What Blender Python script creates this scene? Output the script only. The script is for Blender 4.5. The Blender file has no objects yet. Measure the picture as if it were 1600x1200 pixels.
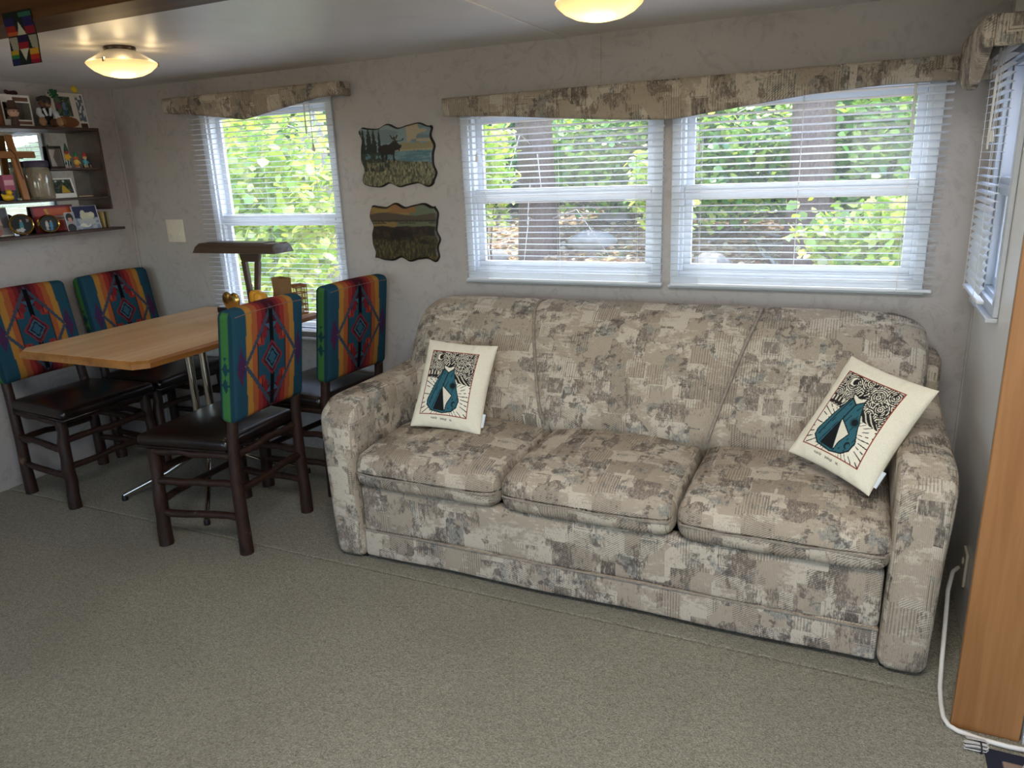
import bpy, bmesh, math, random
import numpy as np
from mathutils import Matrix, Vector
random.seed(7); rng = np.random.default_rng(7)
PI = math.pi
sc = bpy.context.scene
COL = sc.collection

# ------------------------------------------------------------------ camera, world, sun, exposure
CAM = np.array([0.0, 0.0, 1.5])
F = 1159.48
RC = np.array([[0.90892, 0.41518, -0.03865], [0.08216, -0.2692, -0.95957], [-0.40881, 0.869, -0.27879]])  # right, down, forward
cd = bpy.data.cameras.new('camera'); cam = bpy.data.objects.new('camera', cd); COL.objects.link(cam)
cd.sensor_width = 36; cd.lens = F / 1600 * 36; cd.clip_start = .05; cd.clip_end = 300
mw = Matrix(((RC[0][0], -RC[1][0], -RC[2][0], 0), (RC[0][1], -RC[1][1], -RC[2][1], 0), (RC[0][2], -RC[1][2], -RC[2][2], 1.5), (0, 0, 0, 1)))
cam.matrix_world = mw
sc.camera = cam
def pix(x, y, ax, val):
    """the point where the pixel's sight line meets the plane axis=val"""
    d = RC.T @ np.array([(x - 800) / F, (y - 600) / F, 1.0])
    return CAM + d * ((val - CAM[ax]) / d[ax])

sc.view_settings.view_transform = 'Standard'; sc.view_settings.look = 'None'
sc.view_settings.gamma = 1; sc.view_settings.use_curve_mapping = False
sc.view_settings.exposure = 0.0
w = bpy.data.worlds.new('sky'); sc.world = w; w.use_nodes = True
wn = w.node_tree; bg = wn.nodes['Background']
sky = wn.nodes.new('ShaderNodeTexSky'); sky.sky_type = 'NISHITA'; sky.sun_disc = False
sky.sun_elevation = math.radians(50); sky.sun_rotation = math.radians(25)
wn.links.new(sky.outputs['Color'], bg.inputs['Color']); bg.inputs['Strength'].default_value = 1.5
def light(name, kind, loc, rot, energy, color=(1, 1, 1), **kw):
    l = bpy.data.lights.new(name, kind); l.energy = energy; l.color = color
    for k, v in kw.items(): setattr(l, k, v)
    o = bpy.data.objects.new(name, l); o.location = loc; o.rotation_euler = rot; COL.objects.link(o); return o
# high sun beyond the woods, on the window side
light('sun', 'SUN', (0, 9, 12), (math.radians(-32), 0, math.radians(25)), 8.5, (1, .95, .84), angle=.02)
# area lamps added behind the camera, standing in for daylight at rear openings
light('rear_left_fill_lamp', 'AREA', (-2.6, -2.66, 1.45), (math.radians(90), 0, 0), 2, (.93, .97, 1), shape='RECTANGLE', size=1.7, size_y=.95)
light('rear_right_fill_lamp', 'AREA', (.6, -2.66, 1.2), (math.radians(90), 0, 0), 16, (.95, .98, 1), shape='RECTANGLE', size=1.5, size_y=1.6)

# area lamp added under the closed main ceiling to brighten floor and seats
light('ceiling_fill_lamp', 'AREA', (-.2, .42, 2.262), (0, 0, 0), 58, (1, .96, .90), shape='RECTANGLE', size=1.1, size_y=.7)

# ------------------------------------------------------------------ helpers
def lin(h):
    if isinstance(h, str):
        h = h.lstrip('#'); c = np.array([int(h[i:i + 2], 16) for i in (0, 2, 4)]) / 255
    else: c = np.array(h, float)
    return np.where(c <= .04045, c / 12.92, ((c + .055) / 1.055) ** 2.4)
def L4(h): return tuple(lin(h)) + (1,)

class NT:
    """tiny node builder"""
    def __init__(s, name):
        s.m = bpy.data.materials.new(name); s.m.use_nodes = True; s.t = s.m.node_tree
        s.b = s.t.nodes['Principled BSDF']; s.out = s.t.nodes['Material Output']
    def n(s, typ, ins=None, **props):
        nd = s.t.nodes.new('ShaderNode' + typ)
        for k, v in props.items(): setattr(nd, k, v)
        for k, v in (ins or {}).items(): s.set(nd.inputs[k], v)
        return nd
    def set(s, sock, v):
        if hasattr(v, 'links') or isinstance(v, bpy.types.NodeSocket): s.t.links.new(v, sock)
        else: sock.default_value = v
    def math(s, op, a, b=None, c=None, clamp=False):
        nd = s.n('Math', operation=op); nd.use_clamp = clamp; s.set(nd.inputs[0], a)
        if b is not None: s.set(nd.inputs[1], b)
        if c is not None: s.set(nd.inputs[2], c)
        return nd.outputs[0]
    def coords(s, kind='Object', scale=(1, 1, 1), rot=(0, 0, 0), loc=(0, 0, 0)):
        tc = s.n('TexCoord'); mp = s.n('Mapping', {'Vector': tc.outputs[kind], 'Scale': scale, 'Rotation': rot, 'Location': loc})
        return mp.outputs[0]
    def noise(s, vec, scale, detail=3, rough=.55, dist=0.0, out='Fac'):
        return s.n('TexNoise', {'Vector': vec, 'Scale': scale, 'Detail': detail, 'Roughness': rough, 'Distortion': dist}).outputs[out]
    def ramp(s, fac, stops, interp='LINEAR'):
        r = s.n('ValToRGB', {'Fac': fac}); cr = r.color_ramp; cr.interpolation = interp
        while len(cr.elements) < len(stops): cr.elements.new(.5)
        for e, (p, c) in zip(cr.elements, stops):
            e.position = p; e.color = c if isinstance(c, tuple) and len(c) == 4 else ((c, c, c, 1) if isinstance(c, (int, float)) else L4(c))
        return r.outputs['Color']
    def mix(s, fac, a, b, mode='MIX'):
        nd = s.n('Mix', data_type='RGBA', blend_type=mode)
        s.set(nd.inputs[0], fac)
        s.set(nd.inputs[6], L4(a) if isinstance(a, str) else a); s.set(nd.inputs[7], L4(b) if isinstance(b, str) else b)
        return nd.outputs[2]
    def bump(s, h, strength=.3, dist=.01):
        s.t.links.new(s.n('Bump', {'Height': h, 'Strength': strength, 'Distance': dist}).outputs[0], s.b.inputs['Normal'])
    def base(s, c, rough=.6, metal=0.0, spec=None):
        s.set(s.b.inputs['Base Color'], L4(c) if isinstance(c, str) else c)
        s.set(s.b.inputs['Roughness'], rough); s.b.inputs['Metallic'].default_value = metal
        if spec is not None: s.b.inputs['Specular IOR Level'].default_value = spec
        return s.m

def simple(name, c, rough=.6, metal=0.0, var=.12, scale=18, bump=.0, spec=None):
    m = NT(name); v = m.coords(); nz = m.noise(v, scale, 4)
    c1 = lin(c); a = tuple(c1 * (1 - var)) + (1,); b = tuple(np.clip(c1 * (1 + var), 0, 1)) + (1,)
    m.base(m.ramp(nz, [(.3, a), (.7, b)]), rough, metal, spec)
    if bump: m.bump(nz, bump)
    return m.m
def painted(name, rough=.8, weave=0.0, spec=.25):
    m = NT(name); at = m.n('Attribute', attribute_name='Col')
    col = at.outputs['Color']
    if weave:
        v = m.coords(); nz = m.noise(v, weave, 2)
        col = m.mix(.22, col, m.ramp(nz, [(.3, .55), (.7, 1.0)]), 'MULTIPLY'); m.bump(nz, .15, .002)
    m.base(col, rough, 0, spec); return m.m
def wood(name, c1, c2, rough=.45, axis='Z', scale=1.0, bump=.05, spec=.4):
    m = NT(name); sx = {'X': (1.2, 22, 22), 'Y': (22, 1.2, 22), 'Z': (22, 22, 1.2)}[axis]
    v = m.coords('Object', tuple(x * scale for x in sx)); big = m.coords('Object', tuple(x * scale * .28 for x in sx))
    n1 = m.noise(v, 2.0, 5, .6, .6); n2 = m.noise(big, 1.5, 2, .5, 1.2)
    wv = m.n('TexWave', {'Vector': big, 'Scale': .7, 'Distortion': 5.0, 'Detail': 2.0}, wave_type='RINGS', rings_direction=axis).outputs['Fac']
    f = m.math('ADD', m.math('MULTIPLY', n1, .55), m.math('ADD', m.math('MULTIPLY', wv, .2), m.math('MULTIPLY', n2, .3)))
    m.base(m.ramp(f, [(.32, c2), (.68, c1)]), rough, 0, spec)
    if bump: m.bump(n1, bump, .003)
    return m.m
def emis(name, c, strength):
    m = NT(name); m.base(c, .4); m.b.inputs['Emission Color'].default_value = L4(c); m.b.inputs['Emission Strength'].default_value = strength; return m.m

def tag(o, label=None, cat=None, group=None, kind=None):
    if label: o['label'] = label
    if cat: o['category'] = cat
    if group: o['group'] = group
    if kind: o['kind'] = kind
    return o
def empty(name, loc=(0, 0, 0), rz=0, label=None, cat=None, group=None, parent=None):
    o = bpy.data.objects.new(name, None); COL.objects.link(o); o.location = loc; o.rotation_euler = (0, 0, rz); o.parent = parent
    o.empty_display_size = .05
    return tag(o, label, cat, group)
def mkobj(name, me, mat=None, parent=None):
    o = bpy.data.objects.new(name, me); COL.objects.link(o); o.parent = parent
    if mat is not None and not me.materials: me.materials.append(mat)
    return o
def copy_tree(o, parent=None):
    c = o.copy(); COL.objects.link(c); c.parent = parent
    for ch in list(o.children): copy_tree(ch, c)
    return c
def smooth(me, angle=None):
    me.polygons.foreach_set('use_smooth', [True] * len(me.polygons))
    if angle: me.set_sharp_from_angle(angle=angle)
def shade(o, angle=40):
    smooth(o.data, math.radians(angle)); return o
def bevel(o, wdt=.004, seg=2):
    b = o.modifiers.new('bevel', 'BEVEL'); b.width = wdt; b.segments = seg; b.limit_method = 'ANGLE'; b.angle_limit = math.radians(35); return o

class MB:
    """collects shapes into one mesh"""
    def __init__(s): s.v = []; s.f = []
    def add(s, v, f):
        k = len(s.v); s.v += [tuple(map(float, p)) for p in v]; s.f += [tuple(i + k for i in q) for q in f]; return s
    def box(s, a, b, M=None):
        x0, y0, z0 = a; x1, y1, z1 = b
        v = [(x0, y0, z0), (x1, y0, z0), (x1, y1, z0), (x0, y1, z0), (x0, y0, z1), (x1, y0, z1), (x1, y1, z1), (x0, y1, z1)]
        if M is not None: v = [tuple(M @ Vector(p)) for p in v]
        return s.add(v, [(3, 2, 1, 0), (4, 5, 6, 7), (0, 1, 5, 4), (1, 2, 6, 5), (2, 3, 7, 6), (3, 0, 4, 7)])
    def prism(s, pts, d0, d1, plane='XZ'):
        """polygon extruded along the plane's normal"""
        n = len(pts)
        def P(p, d): return (p[0], d, p[1]) if plane == 'XZ' else ((p[0], p[1], d) if plane == 'XY' else (d, p[0], p[1]))
        v = [P(p, d0) for p in pts] + [P(p, d1) for p in pts]
        return s.add(v, [tuple(range(n)), tuple(range(2 * n - 1, n - 1, -1))] + [((i + 1) % n, i, n + i, n + (i + 1) % n) for i in range(n)])
    def tube(s, path, r, seg=8, caps=True, closed=False):
        path = [Vector(p) for p in path]; n = len(path)
        rs = r if hasattr(r, '__len__') else [r] * n
        v = []; up = None
        for i, p in enumerate(path):
            if closed: t = (path[(i + 1) % n] - path[i - 1]).normalized()
            else: t = (path[min(i + 1, n - 1)] - path[max(i - 1, 0)]).normalized()
            if up is None:
                up = Vector((0, 0, 1)) if abs(t.z) < .9 else Vector((1, 0, 0))
            up = (up - t * up.dot(t)).normalized(); sd = t.cross(up)
            for j in range(seg):
                a = 2 * PI * j / seg; v.append(tuple(p + (up * math.cos(a) + sd * math.sin(a)) * rs[i]))
        f = []
        for i in range(n if closed else n - 1):
            i2 = (i + 1) % n
            for j in range(seg):
                k = (j + 1) % seg; f.append((i * seg + j, i2 * seg + j, i2 * seg + k, i * seg + k))
        if caps and not closed:
            f.append(tuple(range(seg))); f.append(tuple(range(n * seg - 1, (n - 1) * seg - 1, -1)))
        return s.add(v, f)
    def lathe(s, prof, seg=24, c=(0, 0, 0)):
        v = []; n = len(prof)
        for r, z in prof:
            for j in range(seg):
                a = 2 * PI * j / seg; v.append((c[0] + max(r, 1e-5) * math.cos(a), c[1] + max(r, 1e-5) * math.sin(a), c[2] + z))
        f = [(i * seg + j, i * seg + (j + 1) % seg, (i + 1) * seg + (j + 1) % seg, (i + 1) * seg + j) for i in range(n - 1) for j in range(seg)]
        return s.add(v, f)
    def loft(s, rings, caps=True):
        k = len(rings[0]); v = [p for r in rings for p in r]
        f = [(i * k + j, i * k + (j + 1) % k, (i + 1) * k + (j + 1) % k, (i + 1) * k + j) for i in range(len(rings) - 1) for j in range(k)]
        if caps: f += [tuple(range(k - 1, -1, -1)), tuple(range((len(rings) - 1) * k, len(rings) * k))]
        return s.add(v, f)
    def blob(s, c, r, seg=14, M=None):
        c = Vector(c); rr = r if hasattr(r, '__len__') else (r, r, r); v = []; n = seg // 2
        for i in range(n + 1):
            th = PI * i / n
            for j in range(seg):
                a = 2 * PI * j / seg; p = Vector((rr[0] * math.sin(th) * math.cos(a), rr[1] * math.sin(th) * math.sin(a), rr[2] * math.cos(th)))
                if M is not None: p = M @ p
                v.append(tuple(c + p))
        f = [(i * seg + j, (i + 1) * seg + j, (i + 1) * seg + (j + 1) % seg, i * seg + (j + 1) % seg) for i in range(n) for j in range(seg)]
        return s.add(v, f)
    def mesh(s, name, fix=True):
        me = bpy.data.meshes.new(name); me.from_pydata(s.v, [], s.f); me.update()
        if fix:
            bm = bmesh.new(); bm.from_mesh(me); bmesh.ops.remove_doubles(bm, verts=bm.verts, dist=1e-5)
            bmesh.ops.recalc_face_normals(bm, faces=bm.faces); bm.to_mesh(me); bm.free()
        return me
    def build(s, name, mat, parent=None, sm=None, bev=0):
        o = mkobj(name, s.mesh(name), mat, parent)
        if sm: smooth(o.data, math.radians(sm))
        if bev: bevel(o, bev)
        return o

def axis_samples(Lh, r, k, m):
    a = [-Lh + r * (1 - math.cos(PI / 2 * i / k)) for i in range(k)]
    mid = list(np.linspace(-Lh + r, Lh - r, m + 1))
    return np.array(a + mid + [-x for x in reversed(a)])
def roundbox(size, r, k=4, div=(6, 6, 6), deform=None):
    """rounded box with an even grid; deform maps an (n,3) array to an (n,3) array"""
    hx, hy, hz = (d / 2 for d in size)
    A = [axis_samples(h, min(r, h * .98), k, m) for h, m in zip((hx, hy, hz), div)]
    V = []; Fc = []
    def face(ax, sign):
        a, b = [(1, 2), (2, 0), (0, 1)][ax]; ua, ub = A[a], A[b]; base = len(V)
        for x in ua:
            for y in ub:
                p = [0, 0, 0]; p[ax] = sign * (hx, hy, hz)[ax]; p[a] = x; p[b] = y; V.append(p)
        nb = len(ub)
        for i in range(len(ua) - 1):
            for j in range(nb - 1):
                q = (base + i * nb + j, base + (i + 1) * nb + j, base + (i + 1) * nb + j + 1, base + i * nb + j + 1)
                Fc.append(q if sign > 0 else q[::-1])
    for ax in range(3):
        face(ax, 1); face(ax, -1)
    P = np.array(V, float); H = np.array([hx, hy, hz]); rr = np.minimum(r, H * .98)
    core = np.clip(P, -(H - rr), H - rr); d = P - core
    dn = d / np.maximum(rr, 1e-9); ln = np.linalg.norm(dn, axis=1, keepdims=True); mx = np.max(np.abs(dn), axis=1, keepdims=True)
    d2 = np.where(ln > 1e-9, dn / np.maximum(ln, 1e-9), 0) * rr
    P = core + d2
    mb = MB(); mb.v = [tuple(p) for p in P]; mb.f = Fc
    me = mb.mesh('rb')
    co = np.empty(len(me.vertices) * 3); me.vertices.foreach_get('co', co); co = co.reshape(-1, 3); orig = co.copy()
    if deform is not None:
        co = deform(co); me.vertices.foreach_set('co', co.ravel()); me.update()
    smooth(me); return me, orig
def coords_of(me):
    co = np.empty(len(me.vertices) * 3); me.vertices.foreach_get('co', co); return co.reshape(-1, 3)
def set_col(me, rgb):
    ca = me.color_attributes.new('Col', 'FLOAT_COLOR', 'POINT')
    ca.data.foreach_set('color', np.hstack([rgb, np.ones((len(rgb), 1))]).astype(np.float32).ravel())
def box_uv(me, off=(0, 0), frame=None):
    """metric UVs: u along x (or y on sides), v climbs front and top in one run"""
    uv = me.uv_layers.new(name='UVMap'); co = coords_of(me)
    n = len(me.loops); vi = np.empty(n, int); me.loops.foreach_get('vertex_index', vi)
    nrm = np.empty(len(me.polygons) * 3); me.polygons.foreach_get('normal', nrm); nrm = nrm.reshape(-1, 3)
    tot = np.empty(len(me.polygons), int); me.polygons.foreach_get('loop_total', tot)
    ln = np.repeat(nrm, tot, axis=0); c = co[vi]
    side = np.abs(ln[:, 0]) > .75
    u = np.where(side, c[:, 1] + c[:, 0], c[:, 0]); v = np.where(side, c[:, 2], c[:, 1] + c[:, 2])
    uv.data.foreach_set('uv', np.stack([u + off[0], v + off[1]], 1).ravel())

# value noise for prints
def vnoise(x, y, seed=0):
    def h(i, j): return np.modf(np.abs(np.sin(i * 127.1 + j * 311.7 + seed * 74.7) * 43758.5453))[0]
    i, j = np.floor(x), np.floor(y); fx, fy = x - i, y - j; fx = fx * fx * (3 - 2 * fx); fy = fy * fy * (3 - 2 * fy)
    return (h(i, j) * (1 - fx) + h(i + 1, j) * fx) * (1 - fy) + (h(i, j + 1) * (1 - fx) + h(i + 1, j + 1) * fx) * fy
class Paint:
    """paints colours at (u,v) sample points, u right, v up, both 0..1"""
    def __init__(s, u, v, c): s.u, s.v = u, v; s.c = np.tile(lin(c), (len(u), 1))
    def fill(s, m, c, a=1.0):
        m = np.clip(np.asarray(m, float) * a, 0, 1)[:, None]; s.c = s.c * (1 - m) + lin(c) * m; return s
    def poly(s, pts, c):
        ins = np.zeros(len(s.u), bool); n = len(pts)
        for i in range(n):
            (x1, y1), (x2, y2) = pts[i], pts[(i + 1) % n]
            if y1 == y2: continue
            ins ^= ((y1 > s.v) != (y2 > s.v)) & (s.u < (x2 - x1) * (s.v - y1) / (y2 - y1) + x1)
        return s.fill(ins, c)
    def ell(s, cx, cy, rx, ry, c): return s.fill(((s.u - cx) / rx) ** 2 + ((s.v - cy) / ry) ** 2 < 1, c)
    def rect(s, x0, y0, x1, y1, c): return s.fill((s.u > x0) & (s.u < x1) & (s.v > y0) & (s.v < y1), c)
    def line(s, pts, wd, c, asp=1.0):
        for (x1, y1), (x2, y2) in zip(pts[:-1], pts[1:]):
            dx, dy = x2 - x1, (y2 - y1) * asp; px, py = s.u - x1, (s.v - y1) * asp
            t = np.clip((px * dx + py * dy) / (dx * dx + dy * dy + 1e-12), 0, 1)
            s.fill(np.hypot(px - t * dx, py - t * dy) < wd, c)
        return s
    def speck(s, m, c, sx, sy, th, seed=0, a=1.0):
        return s.fill(np.asarray(m, bool) & (vnoise(s.u * sx, s.v * sy, seed) > th), c, a)
def grid_mesh(fn, nu, nv):
    """one-sided sheet from fn(u,v)->(n,3) plus the sample (u,v)"""
    U, V = np.meshgrid(np.linspace(0, 1, nu + 1), np.linspace(0, 1, nv + 1), indexing='ij')
    P = fn(U.ravel(), V.ravel()); k = nv + 1
    f = [(i * k + j, (i + 1) * k + j, (i + 1) * k + j + 1, i * k + j + 1) for i in range(nu) for j in range(nv)]
    return P, f, U.ravel(), V.ravel()
def slab(name, wd, ht, th, painter, mat, parent=None, nu=36, nv=36, edge='#e8e4dc'):
    """upright card or panel: front (-y) printed, real thickness; origin bottom centre"""
    P, f, u, v = grid_mesh(lambda a, b: np.stack([(a - .5) * wd, np.full_like(a, -th / 2), b * ht], 1), nu, nv)
    p = Paint(u, v, edge); painter(p)
    n = len(P); Q = np.array([(-wd / 2, -th / 2, 0), (wd / 2, -th / 2, 0), (wd / 2, -th / 2, ht), (-wd / 2, -th / 2, ht), (-wd / 2, th / 2, 0), (wd / 2, th / 2, 0), (wd / 2, th / 2, ht), (-wd / 2, th / 2, ht)])
    f = f + [tuple(i + n for i in q) for q in [(5, 4, 7, 6), (1, 5, 6, 2), (4, 0, 3, 7), (3, 2, 6, 7), (4, 5, 1, 0)]]
    me = bpy.data.meshes.new(name); me.from_pydata([tuple(q) for q in np.vstack([P, Q])], [], f); me.update()
    set_col(me, np.vstack([p.c, np.tile(lin(edge), (8, 1))]))
    return mkobj(name, me, mat, parent)

# ------------------------------------------------------------------ materials
def wall_material():
    m = NT('wallpaper'); v = m.coords(); n1 = m.noise(v, 3.2, 6, .62, 1.6); n2 = m.noise(v, 11, 5, .65, 2.2); n3 = m.noise(v, 1.2, 2)
    vein = m.math('SUBTRACT', 1.0, m.math('MULTIPLY', m.math('ABSOLUTE', m.math('SUBTRACT', n1, .5)), 9.0), clamp=True)
    vein = m.math('MULTIPLY', vein, m.ramp(n2, [(.48, 0.0), (.62, 1.0)]))
    c = m.mix(n3, '#a9a39f', '#b9b3af'); c = m.mix(m.math('MULTIPLY', vein, .45), c, '#8f8884')
    c = m.mix(m.ramp(n2, [(.55, 0.0), (.72, .16)]), c, '#b8b0aa')
    m.base(c, .62, 0, .3); m.bump(n2, .05, .003); return m.m
M = {}
M['wall'] = wall_material()
M['panel'] = simple('white_side_panel', '#f0eeea', .3, var=.03, scale=5, spec=.5)
M['ceiling'] = simple('ceiling_panel', '#d6d4d2', .38, var=.04, scale=6, bump=.04, spec=.45)
M['white'] = simple('white_vinyl', '#ccd2d9', .4, var=.03)
M['slat'] = simple('blind_slat', '#d5dae0', .35, var=.02)
M['cream'] = simple('cream_plastic', '#ded6c6', .45, var=.04)
M['alu'] = simple('grey_aluminium', '#9aa0a2', .4, .6, var=.05)
M['oak'] = wood('oak_panel', '#a3754a', '#885c34', .42, 'Z')
M['oakx'] = wood('oak_header', '#5f3d1c', '#432810', .5, 'X', spec=.2)
M['table'] = wood('table_oak', '#d9b48a', '#c49a6c', .27, 'Y', .8, bump=.02)
M['tedge'] = wood('table_edge_oak', '#a8743c', '#7e4f22', .4, 'Y', .8)
M['darkwood'] = wood('dark_shelf_wood', '#4a3328', '#2c1c15', .5, 'Y')
M['chrome'] = simple('chrome', '#c9c5ba', .16, 1.0, var=.03)
M['brass'] = simple('brass', '#d8b468', .25, 1.0, var=.06)
M['brown'] = simple('brown_lamp_plastic', '#4a3a2e', .38, var=.06)
M['black'] = simple('black_plastic', '#17161a', .4, var=.1)
M['cord'] = simple('cord_white', '#d9d6d0', .5, var=.03)
def leather():
    m = NT('black_leather'); v = m.coords(); n = m.noise(v, 60, 4, .6); n2 = m.noise(v, 5, 3)
    m.base(m.ramp(n2, [(.35, '#100c0b'), (.72, '#241713')]), .3, 0, .5); m.bump(n, .08, .002); return m.m
M['leather'] = leather()
def bark(name, c1, c2, c3):
    m = NT(name); v = m.coords('Object', (1, 1, .35)); n = m.noise(v, 42, 6, .7, .8); n2 = m.noise(v, 9, 3)
    k = m.noise(m.coords('Object', (1, 1, 1)), 15, 2)
    c = m.ramp(n, [(.3, c2), (.65, c1)]); c = m.mix(m.ramp(k, [(.70, 0.0), (.76, .8)]), c, c3); c = m.mix(m.math('MULTIPLY', n2, .3), c, c2)
    m.base(c, .5, 0, .4); m.bump(n, .5, .004); return m.m
M['hickory'] = bark('hickory_bark', '#3a231b', '#190e0a', '#7a5c40')
M['bark_brown'] = bark('pine_bark', '#7a6254', '#3e2f28', '#96806e')
M['bark_grey'] = bark('grey_bark', '#b5ab9f', '#77706a', '#d2cabf')
def carpet():
    m = NT('carpet'); v = m.coords(); n1 = m.noise(v, 150, 3, .75); n2 = m.noise(v, 62, 3, .7, .8); n3 = m.noise(v, 1.7, 4, .6, .4); n4 = m.noise(v, 320, 2)
    sp = m.ramp(n1, [(.30, '#5a574b'), (.48, '#afa997'), (.66, '#f0ead6')])
    c = m.mix(.45, sp, m.ramp(n2, [(.34, '#6b685a'), (.64, '#cbc5b1')])); c = m.mix(.3, c, m.ramp(n4, [(.35, '#68645a'), (.65, '#d2ccba')]))
    c = m.mix(m.ramp(n3, [(.35, .0), (.7, .35)]), c, '#8b8678')
    m.base(c, .96, 0, .04); h = m.math('ADD', m.math('ADD', n1, n2), n4); m.bump(h, 1.0, .010); return m.m
M['carpet'] = carpet()
def sofa_fabric():
    m = NT('sofa_tapestry'); uv = m.n('TexCoord').outputs['UV']
    def mp(sc_, loc=(0, 0, 0), rot=0): return m.n('Mapping', {'Vector': uv, 'Scale': sc_, 'Location': loc, 'Rotation': (0, 0, rot)}).outputs[0]
    rag = m.noise(mp((95, 22, 1)), 1.0, 5, .8)                        # ragged brush edge, longer up and down
    rag2 = m.noise(mp((38, 70, 1), (3, 5, 0)), 1.0, 4, .75)
    fine = m.noise(mp((330, 90, 1)), 1.0, 2, .7)
    def blobs(sx, sy, lx, ly): return m.noise(mp((sx, sy, 1), (lx, ly, 0)), 1.0, 3, .6, .3)
    g1, g2, g3, g4 = blobs(15, 11, 0, 0), blobs(13, 15, 7.3, 2.1), blobs(6, 8, 3.1, 9.4), blobs(24, 20, 1.7, 6.6)
    cell = m.n('TexVoronoi', {'Vector': mp((12, 9.5, 1)), 'Scale': 1.0, 'Randomness': .8}, distance='CHEBYCHEV', feature='F1')
    rnd = m.n('SeparateColor', {'Color': cell.outputs['Color']}); r1, r2, r3 = rnd.outputs[0], rnd.outputs[1], rnd.outputs[2]
    def mask(g, r, rg, thr, k=.5, soft=.025):
        v = m.math('ADD', m.math('MULTIPLY', g, .62), m.math('MULTIPLY', r, .22)); v = m.math('ADD', v, m.math('MULTIPLY', m.math('SUBTRACT', rg, .5), k * .8))
        return m.ramp(v, [(thr - soft, 0.0), (thr + soft, 1.0)])
    taupe = mask(g1, r1, rag, .505); grey = mask(g2, r2, rag, .530); pale = mask(g3, r3, rag2, .43); small = mask(g4, r2, rag2, .555, .4)
    hatch = m.n('TexWave', {'Vector': mp((1, 1, 1), rot=.95), 'Scale': 48, 'Distortion': 1.0, 'Detail': 1}, wave_type='BANDS').outputs['Fac']
    strip = m.n('TexWave', {'Vector': mp((1, .1, 1)), 'Scale': 34, 'Distortion': 3.0, 'Detail': 2}, wave_type='BANDS').outputs['Fac']
    sq = m.noise(mp((85, 85, 1)), 1, 2, .6, 2.2)
    sq = m.math('SUBTRACT', 1.0, m.math('MULTIPLY', m.math('ABSOLUTE', m.math('SUBTRACT', sq, .5)), 15.0), clamp=True)
    dist = cell.outputs['Distance']
    ring = m.math('ADD', m.ramp(dist, [(.27, 0.0), (.285, 1.0), (.30, 1.0), (.315, 0.0)]), m.ramp(dist, [(.36, 0.0), (.37, 1.0), (.385, 1.0), (.40, 0.0)]))
    inner = m.ramp(dist, [(.25, 1.0), (.27, 0.0)])
    def sel(r, a, b): return m.math('MULTIPLY', m.math('GREATER_THAN', r, a), m.math('LESS_THAN', r, b))
    pen = m.math('MULTIPLY', sel(r2, .60, .80), m.ramp(hatch, [(.58, 0.0), (.7, .8)]))
    pen = m.math('ADD', pen, m.math('MULTIPLY', sel(r1, .02, .22), m.ramp(strip, [(.6, 0.0), (.75, .7)])))
    pen = m.math('ADD', pen, m.math('MULTIPLY', sel(r3, .66, .97), m.math('MAXIMUM', m.math('MULTIPLY', sq, inner), ring)))
    pen = m.math('MULTIPLY', pen, m.ramp(rag, [(.36, 0.0), (.5, 1.0)]), clamp=True)
    c = m.mix(pale, '#a89b8a', '#c2b7a6')
    brk = m.ramp(fine, [(.38, .35), (.52, 1.0)]); brk2 = m.ramp(rag, [(.36, .4), (.50, 1.0)])
    c = m.mix(m.math('MULTIPLY', m.math('MULTIPLY', grey, brk), .78), c, '#7d827f')
    c = m.mix(m.math('MULTIPLY', m.math('MULTIPLY', taupe, m.math('MULTIPLY', brk, brk2)), .92), c, '#6e645d')
    c = m.mix(m.math('MULTIPLY', small, .75), c, '#564f4b')
    c = m.mix(m.math('MULTIPLY', pen, .70), c, '#4f4842')
    speck = m.math('MULTIPLY', m.ramp(fine, [(.55, 0.0), (.63, 1.0)]), m.ramp(g2, [(.42, .05), (.58, .5)]))
    c = m.mix(speck, c, '#665d55')
    rib = m.n('TexWave', {'Vector': mp((1, .02, 1)), 'Scale': 62, 'Distortion': .5, 'Detail': 1}, wave_type='BANDS').outputs['Fac']
    c = m.mix(.22, c, m.ramp(rib, [(.2, .72), (.7, 1.0)]), 'MULTIPLY')
    m.base(c, .92, 0, .12); m.bump(m.math('ADD', rib, fine), .3, .003); return m.m
M['sofa'] = sofa_fabric()
M['welt'] = simple('welt_fabric', '#8c8276', .9, var=.25, scale=60)
M['canvas'] = painted('printed_canvas', .85, 260)
M['wool'] = painted('woven_wool', .9, 330, .1)
M['print'] = painted('photo_print', .45)
M['plaque'] = painted('varnished_plaque', .35, 0, .4)
def glass():
    m = NT('window_glass'); t = m.n('BsdfTransparent'); g = m.n('BsdfGlossy', {'Roughness': .02})
    mx = m.n('MixShader', {0: .014, 1: t.outputs[0], 2: g.outputs[0]}); du = m.n('BsdfTranslucent', {'Color': (.9, .92, .95, 1)}); m2 = m.n('MixShader', {0: .018, 1: mx.outputs[0], 2: du.outputs[0]}); m.t.links.new(m2.outputs[0], m.out.inputs['Surface']); return m.m
M['glass'] = glass()
def jarglass():
    m = NT('jar_glass'); t = m.n('BsdfTransparent', {'Color': (.8, .8, .78, 1)}); g = m.n('BsdfGlossy', {'Roughness': .06})
    mx = m.n('MixShader', {0: .18, 1: t.outputs[0], 2: g.outputs[0]}); m.t.links.new(mx.outputs[0], m.out.inputs['Surface']); return m.m
M['jar'] = jarglass()
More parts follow.
